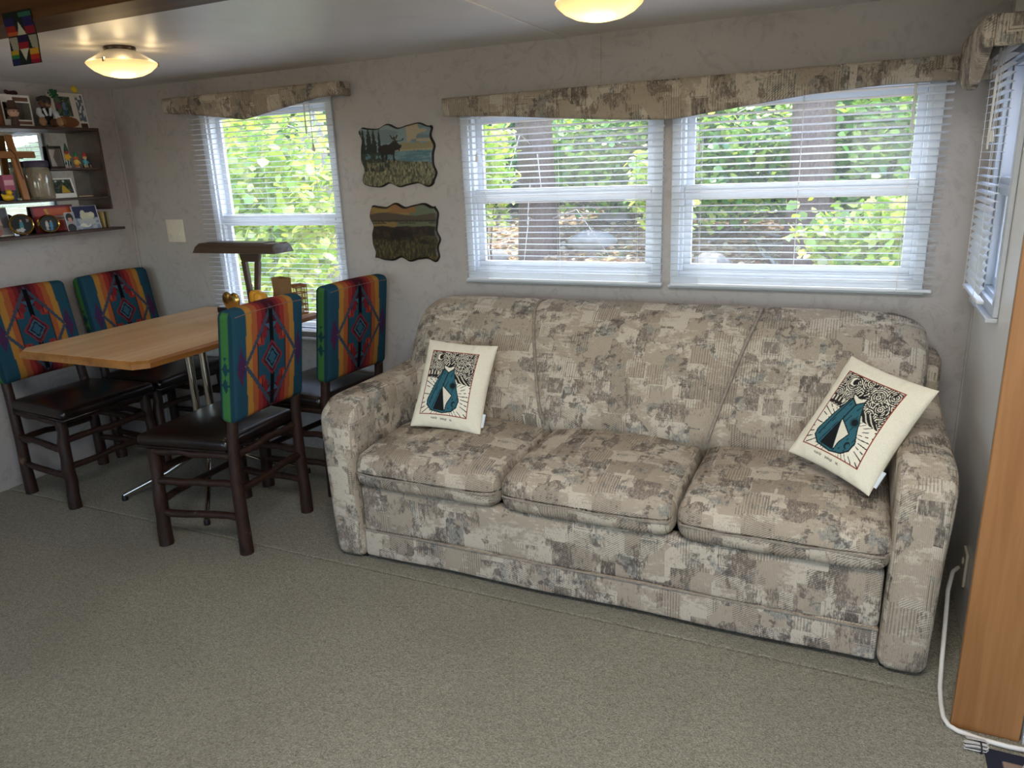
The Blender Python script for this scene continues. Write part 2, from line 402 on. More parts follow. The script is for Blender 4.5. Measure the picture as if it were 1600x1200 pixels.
def dustyjar():
    m = NT('dusty_jar_glass'); t = m.n('BsdfTransparent', {'Color': (.8, .78, .74, 1)}); g = m.n('BsdfGlossy', {'Roughness': .12}); d = m.n('BsdfDiffuse', {'Color': L4('#a79c88')})
    a = m.n('MixShader', {0: .12, 1: t.outputs[0], 2: g.outputs[0]}); b = m.n('MixShader', {0: .4, 1: a.outputs[0], 2: d.outputs[0]}); m.t.links.new(b.outputs[0], m.out.inputs['Surface']); return m.m
M['dusty_jar'] = dustyjar()
M['mirror'] = simple('mirror_glass', '#e9efee', .02, 1.0, var=.0)

# ------------------------------------------------------------------ the room
XL, XR, YB, ZC = -3.92, .405, 3.15, 2.013
YR, XM, ZM = -2.6, 1.8, 2.28
def wall(name, ax, p0, p1, a0, a1, z0, z1, holes, mat):
    """a slab between p0 and p1 across axis ax, from a0 to a1 and z0 to z1, with rectangular holes (a,b,z,z)"""
    xs = sorted({a0, a1} | {h[0] for h in holes} | {h[1] for h in holes}); zs = sorted({z0, z1} | {h[2] for h in holes} | {h[3] for h in holes})
    mb = MB()
    def solid(i, j):
        if not (0 <= i < len(xs) - 1 and 0 <= j < len(zs) - 1): return False
        cx, cz = (xs[i] + xs[i + 1]) / 2, (zs[j] + zs[j + 1]) / 2
        return not any(h[0] < cx < h[1] and h[2] < cz < h[3] for h in holes)
    def P(p, a, z): return (a, p, z) if ax == 'Y' else (p, a, z)
    for i in range(len(xs) - 1):
        for j in range(len(zs) - 1):
            if not solid(i, j): continue
            A, B, C, D = xs[i], xs[i + 1], zs[j], zs[j + 1]
            for p in (p0, p1): mb.add([P(p, A, C), P(p, B, C), P(p, B, D), P(p, A, D)], [(0, 1, 2, 3)])
            if not solid(i - 1, j): mb.add([P(p0, A, C), P(p1, A, C), P(p1, A, D), P(p0, A, D)], [(0, 1, 2, 3)])
            if not solid(i + 1, j): mb.add([P(p0, B, C), P(p1, B, C), P(p1, B, D), P(p0, B, D)], [(0, 1, 2, 3)])
            if not solid(i, j - 1): mb.add([P(p0, A, C), P(p1, A, C), P(p1, B, C), P(p0, B, C)], [(0, 1, 2, 3)])
            if not solid(i, j + 1): mb.add([P(p0, A, D), P(p1, A, D), P(p1, B, D), P(p0, B, D)], [(0, 1, 2, 3)])
    return tag(mb.build(name, mat), kind='structure')
W1 = (-3.225, -2.42, .74, 1.86); W2 = (-1.65, -.785, 1.035, 1.75); W3 = (-.685, .20, 1.035, 1.75); W4 = (2.66, 3.00, 1.035, 1.77)
wall('wall_back', 'Y', YB, YB + .07, XL - .06, XR + .06, -.05, 2.3, [W1, W2, W3], M['wall'])
wall('wall_left', 'X', XL - .06, XL, YR - .06, YB, -.05, 2.3, [], M['wall'])
wall('wall_right', 'X', XR, XR + .06, 2.02, YB, -.05, 2.3, [W4], M['panel'])
wall('wall_partition', 'Y', 2.02, 2.08, XR + .06, XM, -.05, 2.3, [], M['wall'])
RW = (-3.45, -1.75, .97, 1.93); RD = (-.15, 1.35, .4, 2.0)
wall('wall_rear', 'Y', YR - .06, YR, XL, XM, -.05, 2.3, [RW, RD], M['wall'])
wall('wall_far_right', 'X', XM, XM + .06, YR - .06, 2.08, -.05, 2.3, [], M['wall'])
tag(MB().box((XL, 1.70, ZC), (XR + .06, YB, ZC + .05)).build('ceiling', M['ceiling']), kind='structure')
tag(MB().box((XL, YR, ZM), (XM, 1.70, ZM + .05)).build('ceiling_main', M['ceiling']), kind='structure')
tag(MB().box((XL, 2.124, -.06), (XR + .06, YB, 0)).build('floor', M['carpet'], bev=.006), kind='structure')
tag(MB().box((XL, YR, -.06), (XM, 2.118, 0)).build('floor_main', M['carpet'], bev=.006), kind='structure')
# oak trim of the opening: upright board at the sofa's end, header across the top
tag(MB().box((.335, 1.995, 0), (.492, 2.018, ZC)).build('trim_1', M['oak'], bev=.003), 'oak board standing upright beside the sofa', kind='structure')
tag(MB().box((.497, 1.99, 0), (XM, 2.018, ZC)).build('trim_2', M['white']), kind='structure')
tag(MB().box((XL, 1.66, 1.995), (XM, 1.815, 2.30)).build('trim_3', M['oakx'], bev=.004), kind='structure')
# thin strips over the panel joints
tag(MB().box((-1.055, YB - .004, 1.80), (-1.02, YB, ZC)).build('trim_4', M['wall'], bev=.0015), kind='structure')
tag(MB().box((-1.205, 1.84, ZC - .005), (-1.175, YB, ZC)).build('trim_5', M['ceiling'], bev=.002), kind='structure')
tag(MB().box((XL, YB - .012, 0), (XL + .012, YB, ZC)).build('trim_6', M['wall'], bev=.003), kind='structure')
tag(MB().box((XR - .008, YB - .008, 0), (XR, YB, ZC)).build('trim_7', M['wall'], bev=.002), kind='structure')

def frame_rect(mb, a0, a1, z0, z1, t, d0, d1, ax='Y'):
    for (A, B, C, D) in ((a0, a1, z0, z0 + t), (a0, a1, z1 - t, z1), (a0, a0 + t, z0 + t, z1 - t), (a1 - t, a1, z0 + t, z1 - t)):
        if ax == 'Y': mb.box((A, d0, C), (B, d1, D))
        else: mb.box((d0, A, C), (d1, B, D))
    return mb
def window(name, op, ax, base, sgn, rail):
    a0, a1, z0, z1 = op
    def d(x, y): return tuple(sorted((base + sgn * x, base + sgn * y)))   # distances outwards from the inner wall face
    mb = MB(); frame_rect(mb, a0 - .03, a1 + .03, z0 - .03, z1 + .03, .035, *d(-.016, -.001), ax); frame_rect(mb, a0, a1, z0, z1, .018, *d(0, .07), ax)
    root = tag(mb.build(name, M['white'], bev=.003), kind='structure')
    for (C, D, off) in ((z0 + .018, rail + .012, .022), (rail - .012, z1 - .018, .044)):
        s = frame_rect(MB(), a0 + .018, a1 - .018, C, D, .03, *d(off, off + .02), ax).build('sash', M['white'], root, bev=.003)
        g = MB(); lo, hi = d(off + .008, off + .012)
        g.box((a0 + .046, lo, C + .028), (a1 - .046, hi, D - .028)) if ax == 'Y' else g.box((lo, a0 + .046, C + .028), (hi, a1 - .046, D - .028))
        g.build('pane', M['glass'], s)
    r = MB(); lo, hi = d(.006, .022)
    r.box((a0 + .018, lo, rail - .03), (a1 - .018, hi, rail + .028)) if ax == 'Y' else r.box((lo, a0 + .018, rail - .03), (hi, a1 - .018, rail + .028))
    r.build('meeting_rail', M['white'], root, bev=.004)
    k = MB(); lo, hi = d(-.004, .004); zz = rail + .0
    k.box((a0 + .02, lo, zz - .006), (a1 - .02, hi, zz + .006)) if ax == 'Y' else k.box((lo, a0 + .02, zz - .006), (hi, a1 - .02, zz + .006))
    k.build('rail_ridge', M['white'], root, bev=.002)
    st = MB(); lo, hi = d(-.034, -.001)
    st.box((a0 - .035, lo, z0 - .045), (a1 + .035, hi, z0 - .031)) if ax == 'Y' else st.box((lo, a0 - .035, z0 - .045), (hi, a1 + .035, z0 - .031))
    st.build('window_sill', M['white'], root, bev=.003)
    return root
window('window_1', W1, 'Y', YB, 1, 1.285); window('window_2', W2, 'Y', YB, 1, 1.385); window('window_3', W3, 'Y', YB, 1, 1.38); window('window_4', W4, 'X', XR, 1, 1.385)

# ------------------------------------------------------------------ blinds
def slat_mesh(length, wd=.025):
    n = 4; sag = .0022; rings = []
    for x in (-length / 2, length / 2):
        top = [(x, -wd / 2 + wd * i / n, sag * (1 - (2 * i / n - 1) ** 2)) for i in range(n + 1)]
        bot = [(p[0], p[1], p[2] - .0006) for p in reversed(top)]
        rings.append(top + bot)
    me = MB().loft(rings).mesh('slat'); smooth(me, .6); me.materials.append(M['slat']); return me
def blind(label, length, z0, z1, pitch, tilt, loc, rz, wand=None, pull=None, cords=(.12, .5, .88), rail_out=0.0):
    root = empty('window_blind', loc, rz, label, 'window blind', 'white slatted blinds')
    me = slat_mesh(length); n = int((z1 - z0 - .045) / pitch)
    MB().box((-length / 2, -.016, z1 - .026), (length / 2, .014, z1)).build('headrail', M['slat'], root, bev=.002)
    for i in range(n):
        t = (i + .5) / n                                             # 0 at the top
        o = mkobj('slat', me, None, root); o.location = (0, 0, z1 - .045 - i * pitch); o.rotation_euler = (tilt(t), 0, 0)
    MB().box((-length / 2, -.011, z0), (length / 2, .011, z0 + .012)).build('bottom_rail', M['slat'], root, bev=.004)
    for c in cords:
        x = -length / 2 + length * c
        for y in (-.0135, .0135): MB().tube([(x, y, z0), (x, y, z1 - .01)], .0008, 5).build('ladder_cord', M['cord'], root)
    if wand is not None:
        x, zl = wand; MB().tube([(x, -.024, z1 - .02), (x, -.026, zl)], .0035, 6).build('tilt_wand', M['cord'], root)
    if pull is not None:
        x, zl = pull; c = MB().tube([(x, -.02, z1 - .02), (x + .002, -.024, zl + .03)], .0012, 5).build('pull_cord', M['cord'], root)
        MB().lathe([(.001, .034), (.005, .03), (.007, .004), (.006, 0), (.0, 0)], 8, (x + .002, -.024, zl)).build('tassel', M['cord'], c)
    return root
R_ = math.radians
blind('white blind hung nearly open behind the dining table', .925, .655, 1.885, .0259, lambda t: R_(-5), (-2.83, 3.095, 0), 0, wand=(.33, 1.70), pull=(.36, 1.62))
blind('white blind on the window beside the two wavy pictures', .925, 1.0, 1.765, .0262, lambda t: R_(-14), (-1.205, 3.105, 0), 0, wand=None, pull=(-.375, 1.535))
blind('white blind on the window nearest the oak board, over the sofa', .965, 1.0, 1.765, .0262, lambda t: R_(-14), (-.225, 3.105, 0), 0, wand=(.36, 1.57), pull=(-.375, 1.535))
blind('white blind at the sofa end, its lower slats tipped shut', .36, 1.045, 1.80, .0240, lambda t: R_(-4 + 62 * max(0, min(1, (t - .42) / .5))), (.352, 2.81, 0), R_(-90), wand=(.10, 1.50), pull=(.14, 1.52), cords=(.15, .85))

# ------------------------------------------------------------------ fabric valances
def valance(label, top, bottom, depth, loc, rz):
    """bottom: list of (x, z) from one end to the other"""
    root = empty('window_valance', loc, rz, label, 'valance')
    x0, x1 = bottom[0][0], bottom[-1][0]
    xs = np.linspace(x0, x1, 61); zb = np.interp(xs, [b[0] for b in bottom], [b[1] for b in bottom])
    rings = []
    for x, z in zip(xs, zb):                                          # softly padded front board
        e = min(1, min(x - x0, x1 - x) / .02); k = .006 * (1 - (1 - e) ** 2)
        rings.append([(x, .022, z), (x, .006 - k, z + .001), (x, -k, z + .012), (x, -k - .003, (z + top) / 2), (x, -k, top - .012), (x, .006 - k, top - .001), (x, .022, top)])
    def fin(mb, name, sm=60):
        o = mb.build(name, M['sofa'], root, sm=sm); box_uv(o.data, (random.uniform(0, 9), random.uniform(0, 9))); return o
    fin(MB().loft(rings), 'front_board')
    for x, z, nm in ((x0, bottom[0][1], 0), (x1 - .02, bottom[-1][1], 1)):
        me, _ = roundbox((.02, depth - .022, top - z), .006, 2, (2, 4, 4)); o = mkobj('side_return', me, M['sofa'], root)
        o.location = (x + .01, .022 + (depth - .022) / 2, (top + z) / 2); box_uv(me, (2.2 + x, .4))
    fin(MB().box((x0 + .02, .022, top - .02), (x1 - .02, depth, top - .002)), 'top_board')
    return root
valance('tapestry covered valance with a central point over the dining window', 1.924,
        [(-.57, 1.85), (-.47, 1.845), (-.035, 1.788), (.44, 1.860), (.57, 1.863)], .105, (-2.84, 3.04, 0), 0)
valance('long tapestry covered valance spanning both windows above the sofa', 1.807,
        [(-.985, 1.732), (-.75, 1.72), (-.47, 1.695), (-.2, 1.672), (.0, 1.660), (.06, 1.662), (.27, 1.686), (.53, 1.715), (.78, 1.729), (.99, 1.728)], .105, (-.733, 3.04, 0), 0)
valance('tapestry covered valance jutting from the side wall by the oak board', 1.845,
        [(-.262, 1.72), (-.24, 1.712), (-.13, 1.685), (.0, 1.672), (.1, 1.70), (.22, 1.748), (.26, 1.765)], .14, (.263, 2.77, 0), R_(-90))

# ------------------------------------------------------------------ sofa
SX = -.7775                                                           # middle of the sofa
def fab(name, me, parent, off=None):
    box_uv(me, off or (random.uniform(0, 9), random.uniform(0, 9))); return mkobj(name, me, M['sofa'], parent)
sofa = empty('sofa', (SX, 2.6, 0), 0, 'three seat sofa in beige and grey tapestry fabric under the windows', 'sofa')
def sstep(x): x = np.clip(x, 0, 1); return x * x * (3 - 2 * x)
for sd in (-1, 1):
    def arm_d(co, sd=sd):
        c = co.copy(); y = c[:, 1]; t = (c[:, 2] + .325) / .65         # 0 at the bottom, 1 at the top
        fy = (y + .44) / .88                                          # 0 front, 1 rear
        c[:, 0] *= 1 + .12 * sstep((t - .45) / .5)                    # wider, padded top
        c[:, 0] += sd * .015 * t
        c[:, 2] += np.where(t > .55, (t - .55) / .45, 0) * (.012 - .048 * (1 - sstep(fy / .11)) + .025 * sstep((fy - .55) / .4))
        c[:, 1] += np.where(fy < .12, -.012 * np.sin(np.clip(t, 0, 1) * PI), 0)
        return c
    me, _ = roundbox((.135, .88, .65), .04, 5, (4, 20, 16), arm_d)
    o = fab('arm', me, sofa, (3.1 + sd, .6)); o.location = (sd * .995, 0, .334)
    rng_pts = [(sd * .995 + .062 * s, -.452, .06) for s in (-1, 1)]
# front panels below the cushions
def front_d(co):
    c = co.copy(); c[:, 1] += .004 * np.sin(c[:, 0] * 9) * 1.0; return c
me, _ = roundbox((1.855, .06, .195), .018, 3, (30, 2, 6), front_d); o = fab('apron', me, sofa, (.3, 5.2)); o.location = (0, -.385, .229)
me, _ = roundbox((1.855, .06, .115), .014, 3, (30, 2, 4), front_d); o2 = fab('lower_panel', me, sofa, (.55, 5.0)); o2.location = (0, -.39, .08)
wl = MB().tube([(x, -.421, .136 + .002 * math.sin(x * 7)) for x in np.linspace(-.925, .925, 40)], .004, 6).build('welt', M['welt'], o); box_uv(wl.data); wl.location = -o.location
MB().box((-.92, -.36, .03), (.92, .40, .30)).build('seat_deck', M['black'], sofa)
for sx in (-1, 1):
    for sy in (-.37, .38): MB().box((sx * .97 - .03, sy - .03, 0), (sx * .97 + .03, sy + .03, .045)).build('foot', M['black'], sofa, bev=.004)
# seat cushions
CW = .6283
for i in range(3):
    def cush_d(co, i=i):
        c = co.copy(); u = c[:, 0] / (CW / 2); v = c[:, 1] / .31; top = c[:, 2] > 0
        crown = (1 - np.abs(u) ** 2.6) * (1 - np.abs(v) ** 3.2)
        c[:, 2] += np.where(top, .034 * crown, -.003 * crown)
        f = np.clip((-v - .55) / .45, 0, 1)
        c[:, 1] -= .014 * f * (1 - u ** 4)
        nz = vnoise(c[:, 0] * 9 + i * 7, c[:, 1] * 9, 3) - .5
        c[:, 2] += np.where(top, .010 * nz, 0)
        c[:, 2] += np.where(top, -.012 * f, 0)
        return c
    me, _ = roundbox((CW - .004, .64, .145), .05, 6, (20, 20, 6), cush_d)
    x = (i - 1) * CW
    o = fab('seat_cushion', me, sofa, (1.7 + .15 * i, 2.45)); o.location = (x, -.122, .398)
    pts = []
    for k in range(33):                                               # welt running round the front and the sides
        t = k / 32; hw = CW / 2 - .004
        if t < .2: p = (-hw, .25 - (.25 + .30) * t / .2)
        elif t > .8: p = (hw, -.30 + (.25 + .30) * (t - .8) / .2)
        else: u = (t - .2) / .6; xx = -hw + 2 * hw * u; p = (xx, -.323 - .010 * (1 - abs(2 * u - 1) ** 4) + .02 * max(0, (abs(2 * u - 1) - .93) / .07))
        pts.append((p[0], p[1], -.010 + .002 * math.sin(k)))
    wl = MB().tube(pts, .0042, 6).build('welt', M['welt'], o, sm=60); box_uv(wl.data, (i, .3))
# padded back, one long roll with two slanting seams
prof = [(.10, .40), (.055, .45), (.025, .50), (.022, .54), (.04, .60), (.075, .67), (.115, .74), (.16, .81), (.21, .875), (.265, .92), (.32, .945), (.375, .952), (.42, .94), (.455, .90), (.47, .84), (.475, .70), (.475, .40)]
sp = []
for i in range(len(prof) - 1):
    for k in range(5): sp.append(tuple(np.array(prof[i]) * (1 - k / 5) + np.array(prof[i + 1]) * k / 5))
sp.append(prof[-1]); sp = np.array(sp)
for _ in range(6): sp[1:-1] = (sp[:-2] + 2 * sp[1:-1] + sp[2:]) / 4
HW = 1.03
def seam_x(z, s):                                                     # seams splay outwards towards the top
    return s * (.325 + .135 * np.clip((z - .47) / .47, 0, 1) ** 1.15)
xs = np.concatenate([np.linspace(-HW, -HW + .16, 16)[:-1], np.linspace(-HW + .16, HW - .16, 120), np.linspace(HW - .16, HW, 16)[1:]])
rings = []
for x in xs:
    e = min(HW - abs(x), .16) / .16; s = math.sqrt(max(0, 1 - (1 - e) ** 2)); cy, cz = .33, .50
    yy = cy + (sp[:, 0] - cy) * (.62 + .38 * s); zz = cz + (sp[:, 1] - cz) * (.80 + .20 * s)
    g = np.zeros(len(sp))
    for q in (-1, 1): g += np.exp(-((x - seam_x(zz, q)) / .022) ** 2)
    nx, nz = np.gradient(yy), np.gradient(zz); ln = np.hypot(nx, nz) + 1e-9
    front = np.clip((.44 - sp[:, 0]) / .05, 0, 1)
    sag = .010 * (vnoise(np.full(len(sp), x * 3.1), zz * 5, 5) - .5)
    d = (.020 * g - sag) * front
    yy = yy + nz / ln * d; zz = zz - nx / ln * d * .6
    rings.append([(x, a, b) for a, b in zip(yy, zz)])
ob = MB().loft(rings).build('backrest', M['sofa'], sofa, sm=60); box_uv(ob.data, (5.4, 3.3))
for q in (-1, 1):
    pts = []
    for (a, b) in sp[8:-14:2]:
        nxs = seam_x(np.array([b]), q)[0]; i0 = int(np.argmin(np.abs(xs - nxs))); r = np.array(rings[i0]); j = int(np.argmin(np.hypot(r[:, 1] - a, r[:, 2] - b)))
        pts.append((nxs, r[j, 1] - .006, r[j, 2] + .005))
    wl = MB().tube(pts, .0062, 8).build('welt', M['welt'], ob, sm=60); box_uv(wl.data, (q, 1.3))
for sd in (-1, 1):                                                    # frame wings at the ends of the back
    def wing(co):
        c = co.copy(); t = (c[:, 2] + .39) / .78; c[:, 1] += .05 * (t - .5); return c
    me, _ = roundbox((.11, .17, .78), .04, 4, (3, 4, 12), wing); o = fab('back_frame', me, sofa); o.location = (sd * 1.025, .36, .425)

# ------------------------------------------------------------------ printed pillows
def pillow_mesh(wd, ht, th):
    nu, nv = 240, 300
    def shape(sgn):
        def fn(a, b):
            u, v = 2 * a - 1, 2 * b - 1
            x = wd / 2 * u * (1 - .055 * (1 - v ** 2)); z = ht / 2 * v * (1 - .05 * (1 - u ** 2))
            k = np.clip((1 - u ** 2) * (1 - v ** 2), 0, 1); t = th / 2 * k ** .42
            rim = np.exp(-((1 - np.maximum(np.abs(u), np.abs(v))) / .16) ** 2)
            t = t * (1 + .16 * rim * (vnoise(u * 9 + sgn, v * 9, 4) - .5) * 2) + .002 * (vnoise(u * 4, v * 4, 8) - .5) * k
            return np.stack([x, sgn * t, z], 1)
        return fn
    P, f, U, V = grid_mesh(shape(-1), nu, nv)
    p = Paint(U, V, '#e3dcc8')
    # the print: a frame of thin red, night sky, ground and a teal tent
    x0, x1, y0, y1 = .13, .80, .13, .86
    u = (U - x0) / (x1 - x0); v = (V - y0) / (y1 - y0); ins = (u > 0) & (u < 1) & (v > 0) & (v < 1)
    p.fill((u > -.014) & (u < 1.014) & (v > -.012) & (v < 1.012), '#8a3b2c')
    q = Paint(u, v, '#e6dfcd')
    horizon = .565 - .09 * u
    hill = .70 - .18 * u + .05 * np.sin(u * 9 + 1)
    skym = v > horizon
    # swirling strokes
    rmin = np.full_like(u, 9.0)
    for (cx, cy) in ((.22, .88), (.70, .84), (.84, .72), (.60, .70), (.93, .92), (.48, .97), (.05, .72), (.72, .62)): rmin = np.minimum(rmin, np.hypot(u - cx, (v - cy) * 1.25))
    ph = rmin * 195 + 3.0 * vnoise(u * 18, v * 18, 2)
    q.fill(skym, '#1d1a1b'); q.fill(skym & (np.sin(ph) > .05) & (vnoise(u * 60, v * 60, 6) > .32), '#ddd6c4')
    q.fill((v < hill) & (v > horizon) & (u > .60), '#201c1d'); q.fill((v < hill) & (v > horizon) & (u > .6) & (np.sin(u * 60 + v * 80 + 4 * vnoise(u * 9, v * 9, 3)) > .55), '#cfc7b4')
    q.fill((v < .68 + .02 * np.sin(u * 60)) & (v > horizon + .02) & (u < .24), '#2a2726'); q.fill((np.abs(v - .64) < .03) & (u < .25) & (np.sin(u * 90) > .2), '#d9d1bd')
    ang = np.arctan2(v - .30, u - .5); q.fill((v < horizon) & (np.sin(ang * 46 + 2 * vnoise(u * 6, v * 6, 1)) > .80) & (vnoise(u * 22, v * 22, 9) > .45), '#2a2625')
    q.ell(.20, .90, .055, .05, '#e9e2d0'); q.ell(.225, .905, .042, .042, '#1d1a1b')
    tent = [(.36, .72), (.47, .675), (.56, .72), (.66, .50), (.79, .24), (.76, .13), (.66, .06), (.48, .03), (.24, .06), (.13, .14), (.12, .22), (.22, .45)]
    cx, cy = .45, .36
    q.poly([((x - cx) * 1.06 + cx, (y - cy) * 1.045 + cy) for x, y in tent], '#16181a'); q.poly(tent, '#2f5f6b')
    st = (np.sin(u * 70 - v * 30) > .82) & (vnoise(u * 30, v * 30, 5) > .5)
    keep = q.c.copy(); q.fill(st, '#1b2d34'); m = np.zeros(len(u), bool)
    for (X, Y) in [(0, 0)]:
        z = Paint(u, v, (0, 0, 0)); z.poly(tent, (1, 1, 1)); m = z.c[:, 0] > .5
    q.c = np.where(m[:, None], q.c, keep)
    q.line([(.47, .675), (.40, .40)], .010, '#14191c'); q.line([(.36, .70), (.25, .40), (.17, .16)], .008, '#14191c')
    q.poly([(.405, .44), (.27, .07), (.52, .05)], '#121315')
    q.poly([(.405, .44), (.64, .30), (.55, .16), (.53, .05)], '#dcd5c2'); q.line([(.405, .44), (.64, .30), (.55, .16), (.53, .05)], .008, '#121315')
    q.ell(.625, .45, .085, .062, '#24474f'); q.ell(.625, .45, .055, .042, '#12171a'); q.ell(.70, .17, .045, .045, '#152023'); q.ell(.715, .165, .028, .03, '#2f5f6b')
    q.poly([(.33, .775), (.36, .715), (.465, .655), (.565, .715), (.59, .775), (.46, .745)], '#e0d9c6'); q.line([(.33, .775), (.36, .715), (.465, .655), (.565, .715), (.59, .775), (.46, .745), (.33, .775)], .008, '#121315')
    for a, b in (((.44, .74), (.54, .90)), ((.50, .74), (.43, .91)), ((.47, .74), (.60, .87)), ((.47, .74), (.47, .88))): q.line([a, b], .008, '#121315')
    p.c = np.where(ins[:, None], q.c, p.c)
    # a short line of handwriting under the print
    xx = np.linspace(.30, .60, 60)
    for k in range(59):
        if (k // 9) % 3 == 2: continue
        yv = .088 - .03 * (xx[k] - .3) + .010 * math.sin(k * 1.9) * (1 if k % 7 else 1.6); y2 = .088 - .03 * (xx[k + 1] - .3) + .010 * math.sin((k + 1) * 1.9)
        p.line([(xx[k], yv), (xx[k + 1], y2)], .0022, '#3b3431')
    P2, f2, U2, V2 = grid_mesh(shape(1), nu // 4, nv // 4)
    n = len(P); v_all = np.vstack([P, P2]); f_all = f + [tuple(i + n for i in q_[::-1]) for q_ in f2]
    me = bpy.data.meshes.new('pillow_cover'); me.from_pydata([tuple(a) for a in v_all], [], f_all); me.update()
    set_col(me, np.vstack([p.c, np.tile(lin('#ddd5c0'), (len(P2), 1))])); smooth(me); me.materials.append(M['canvas']); return me
PW, PH = .300, .375
pme = pillow_mesh(PW, PH, .105)
def euler_m(ya, le, ro): return Matrix.Rotation(ya, 4, 'Z') @ Matrix.Rotation(le, 4, 'X') @ Matrix.Rotation(ro, 4, 'Y')
def pillow(loc, ang, label):
    root = empty('throw_pillow', (0, 0, 0), 0, label, 'pillow', 'printed pillows on the sofa')
    root.matrix_world = Matrix.Translation(loc) @ euler_m(*[R_(a) for a in ang])
    mkobj('cover', pme, None, root)
    MB().box((PW / 2 - .012, -.002, -PH / 2 + .03), (PW / 2 + .006, .002, -PH / 2 + .085)).build('care_tag', M['white'], root)
    return root
pillow((-1.44, 2.512, .664), (9.6, -33.6, 4.3), 'cream pillow with a teal tent print leaning by the arm near the dining chairs')
pillow((.050, 2.448, .690), (-27, -34.8, 12.0), 'cream pillow with a teal tent print tipped onto the arm by the oak board')

# ------------------------------------------------------------------ dining chairs
def chair_pad_mesh(wd, ht, th):
    me, orig = roundbox((wd, th, ht), .028, 5, (84, 8, 84), lambda c: c + np.stack([np.zeros(len(c)), np.sign(c[:, 1]) * .008 * (1 - (2 * c[:, 0] / wd) ** 2) * (1 - (2 * c[:, 2] / ht) ** 2), .006 * (1 - (2 * c[:, 0] / wd) ** 2)], 1))
    u = orig[:, 0] / wd + .5; v = orig[:, 2] / ht + .5; d = np.abs(u - .5)
    p = Paint(u, v, '#1d4c60')
    bow = .012 * np.sin(v * PI)
    for lim, c in ((.315, '#b57d1c'), (.245, '#a9551f'), (.175, '#98261f'), (.12, '#741822'), (.065, '#4a1322')): p.fill(d < lim + bow, c)
    dv = np.abs(v - .5)
    # violet jags on the blue borders
    p.fill((d > .325 + .35 * dv) & (d < .44 - .30 * dv) & (dv < .40), '#3f2a58')
    p.fill((d > .325 + .35 * dv) & (d < .45 - .35 * dv) & (vnoise(u * 60, v * 60, 4) > .62) & (dv < .33), '#5a2042')
    # teal field with stepped red blocks
    p.fill((d < .19) & (dv < .185), '#1c4d60'); p.fill((d < .09) & (dv < .26), '#1c4d60')
    p.fill((d > .095) & (d < .19) & (dv > .145) & (dv < .24), '#98261f'); p.fill((d > .06) & (d < .115) & (dv > .20) & (dv < .30), '#7c1a22')
    p.fill((d > .145) & (d < .19) & (dv > .165) & (dv < .215), '#b0401f'); p.fill((np.abs(d - .135) < .006) & (dv > .165) & (dv < .255), '#2a1118'); p.fill((d > .135) & (d < .172) & (np.abs(dv - .235) < .007), '#2a1118'); p.fill((np.abs(d - .19) < .005) & (dv < .25), '#2a1118')
    # triangles beside the stem
    p.fill((d < .085 * np.clip((dv - .235) / .085, 0, 1)) & (dv > .235) & (dv < .32), '#39607a')
    # large outline rhombus; gold swells out to its side corners
    rh = d / .345 + dv / .46
    p.fill((rh < 1.0) & (d > .255), '#b57d1c')
    p.fill((rh > .92) & (rh < 1.05) & (d < .335), '#3a4a5c')
    # stem
    p.fill((d < .023) & (dv < .44), '#0e0b10')
    r2 = d / .145 + dv / .165
    for lim, c in ((1.0, '#8a2228'), (.85, '#4d1626'), (.68, '#43667a'), (.53, '#101218'), (.40, '#2a5c72')): p.fill(r2 < lim, c)
    # edges: green strip with dark lozenges
    side = np.abs(orig[:, 0]) > wd / 2 - .012
    e = orig[:, 1] / th
    p.fill(side, '#173f4d'); p.fill(side & (np.abs(e + .06) < .20), '#3d7a3c')
    z = np.modf(v * 7)[0]; p.fill(side & (np.abs(z - .5) < .48 - np.abs(e + .06) * 2.2) & (np.abs(v - .45) < .16), '#16424e')
    g_ = p.c.mean(1, keepdims=True); set_col(me, (p.c * .86 + g_ * .14) * .82); me.materials.append(M['wool']); return me
def log(mb, a, b, r0, r1, seed, n=7, bend=.006, seg=9):
    rd = random.Random(seed); a, b = Vector(a), Vector(b); pts = []; rs = []
    for i in range(n):
        t = i / (n - 1); p = a.lerp(b, t)
        if 0 < i < n - 1: p += Vector((rd.uniform(-bend, bend), rd.uniform(-bend, bend), 0 if abs((b - a).z) > .2 else rd.uniform(-bend, bend)))
        pts.append(p); rs.append((r0 + (r1 - r0) * t) * rd.uniform(.93, 1.07))
    mb.tube(pts, rs, seg); return mb
pad_me = chair_pad_mesh(.45, .455, .075)
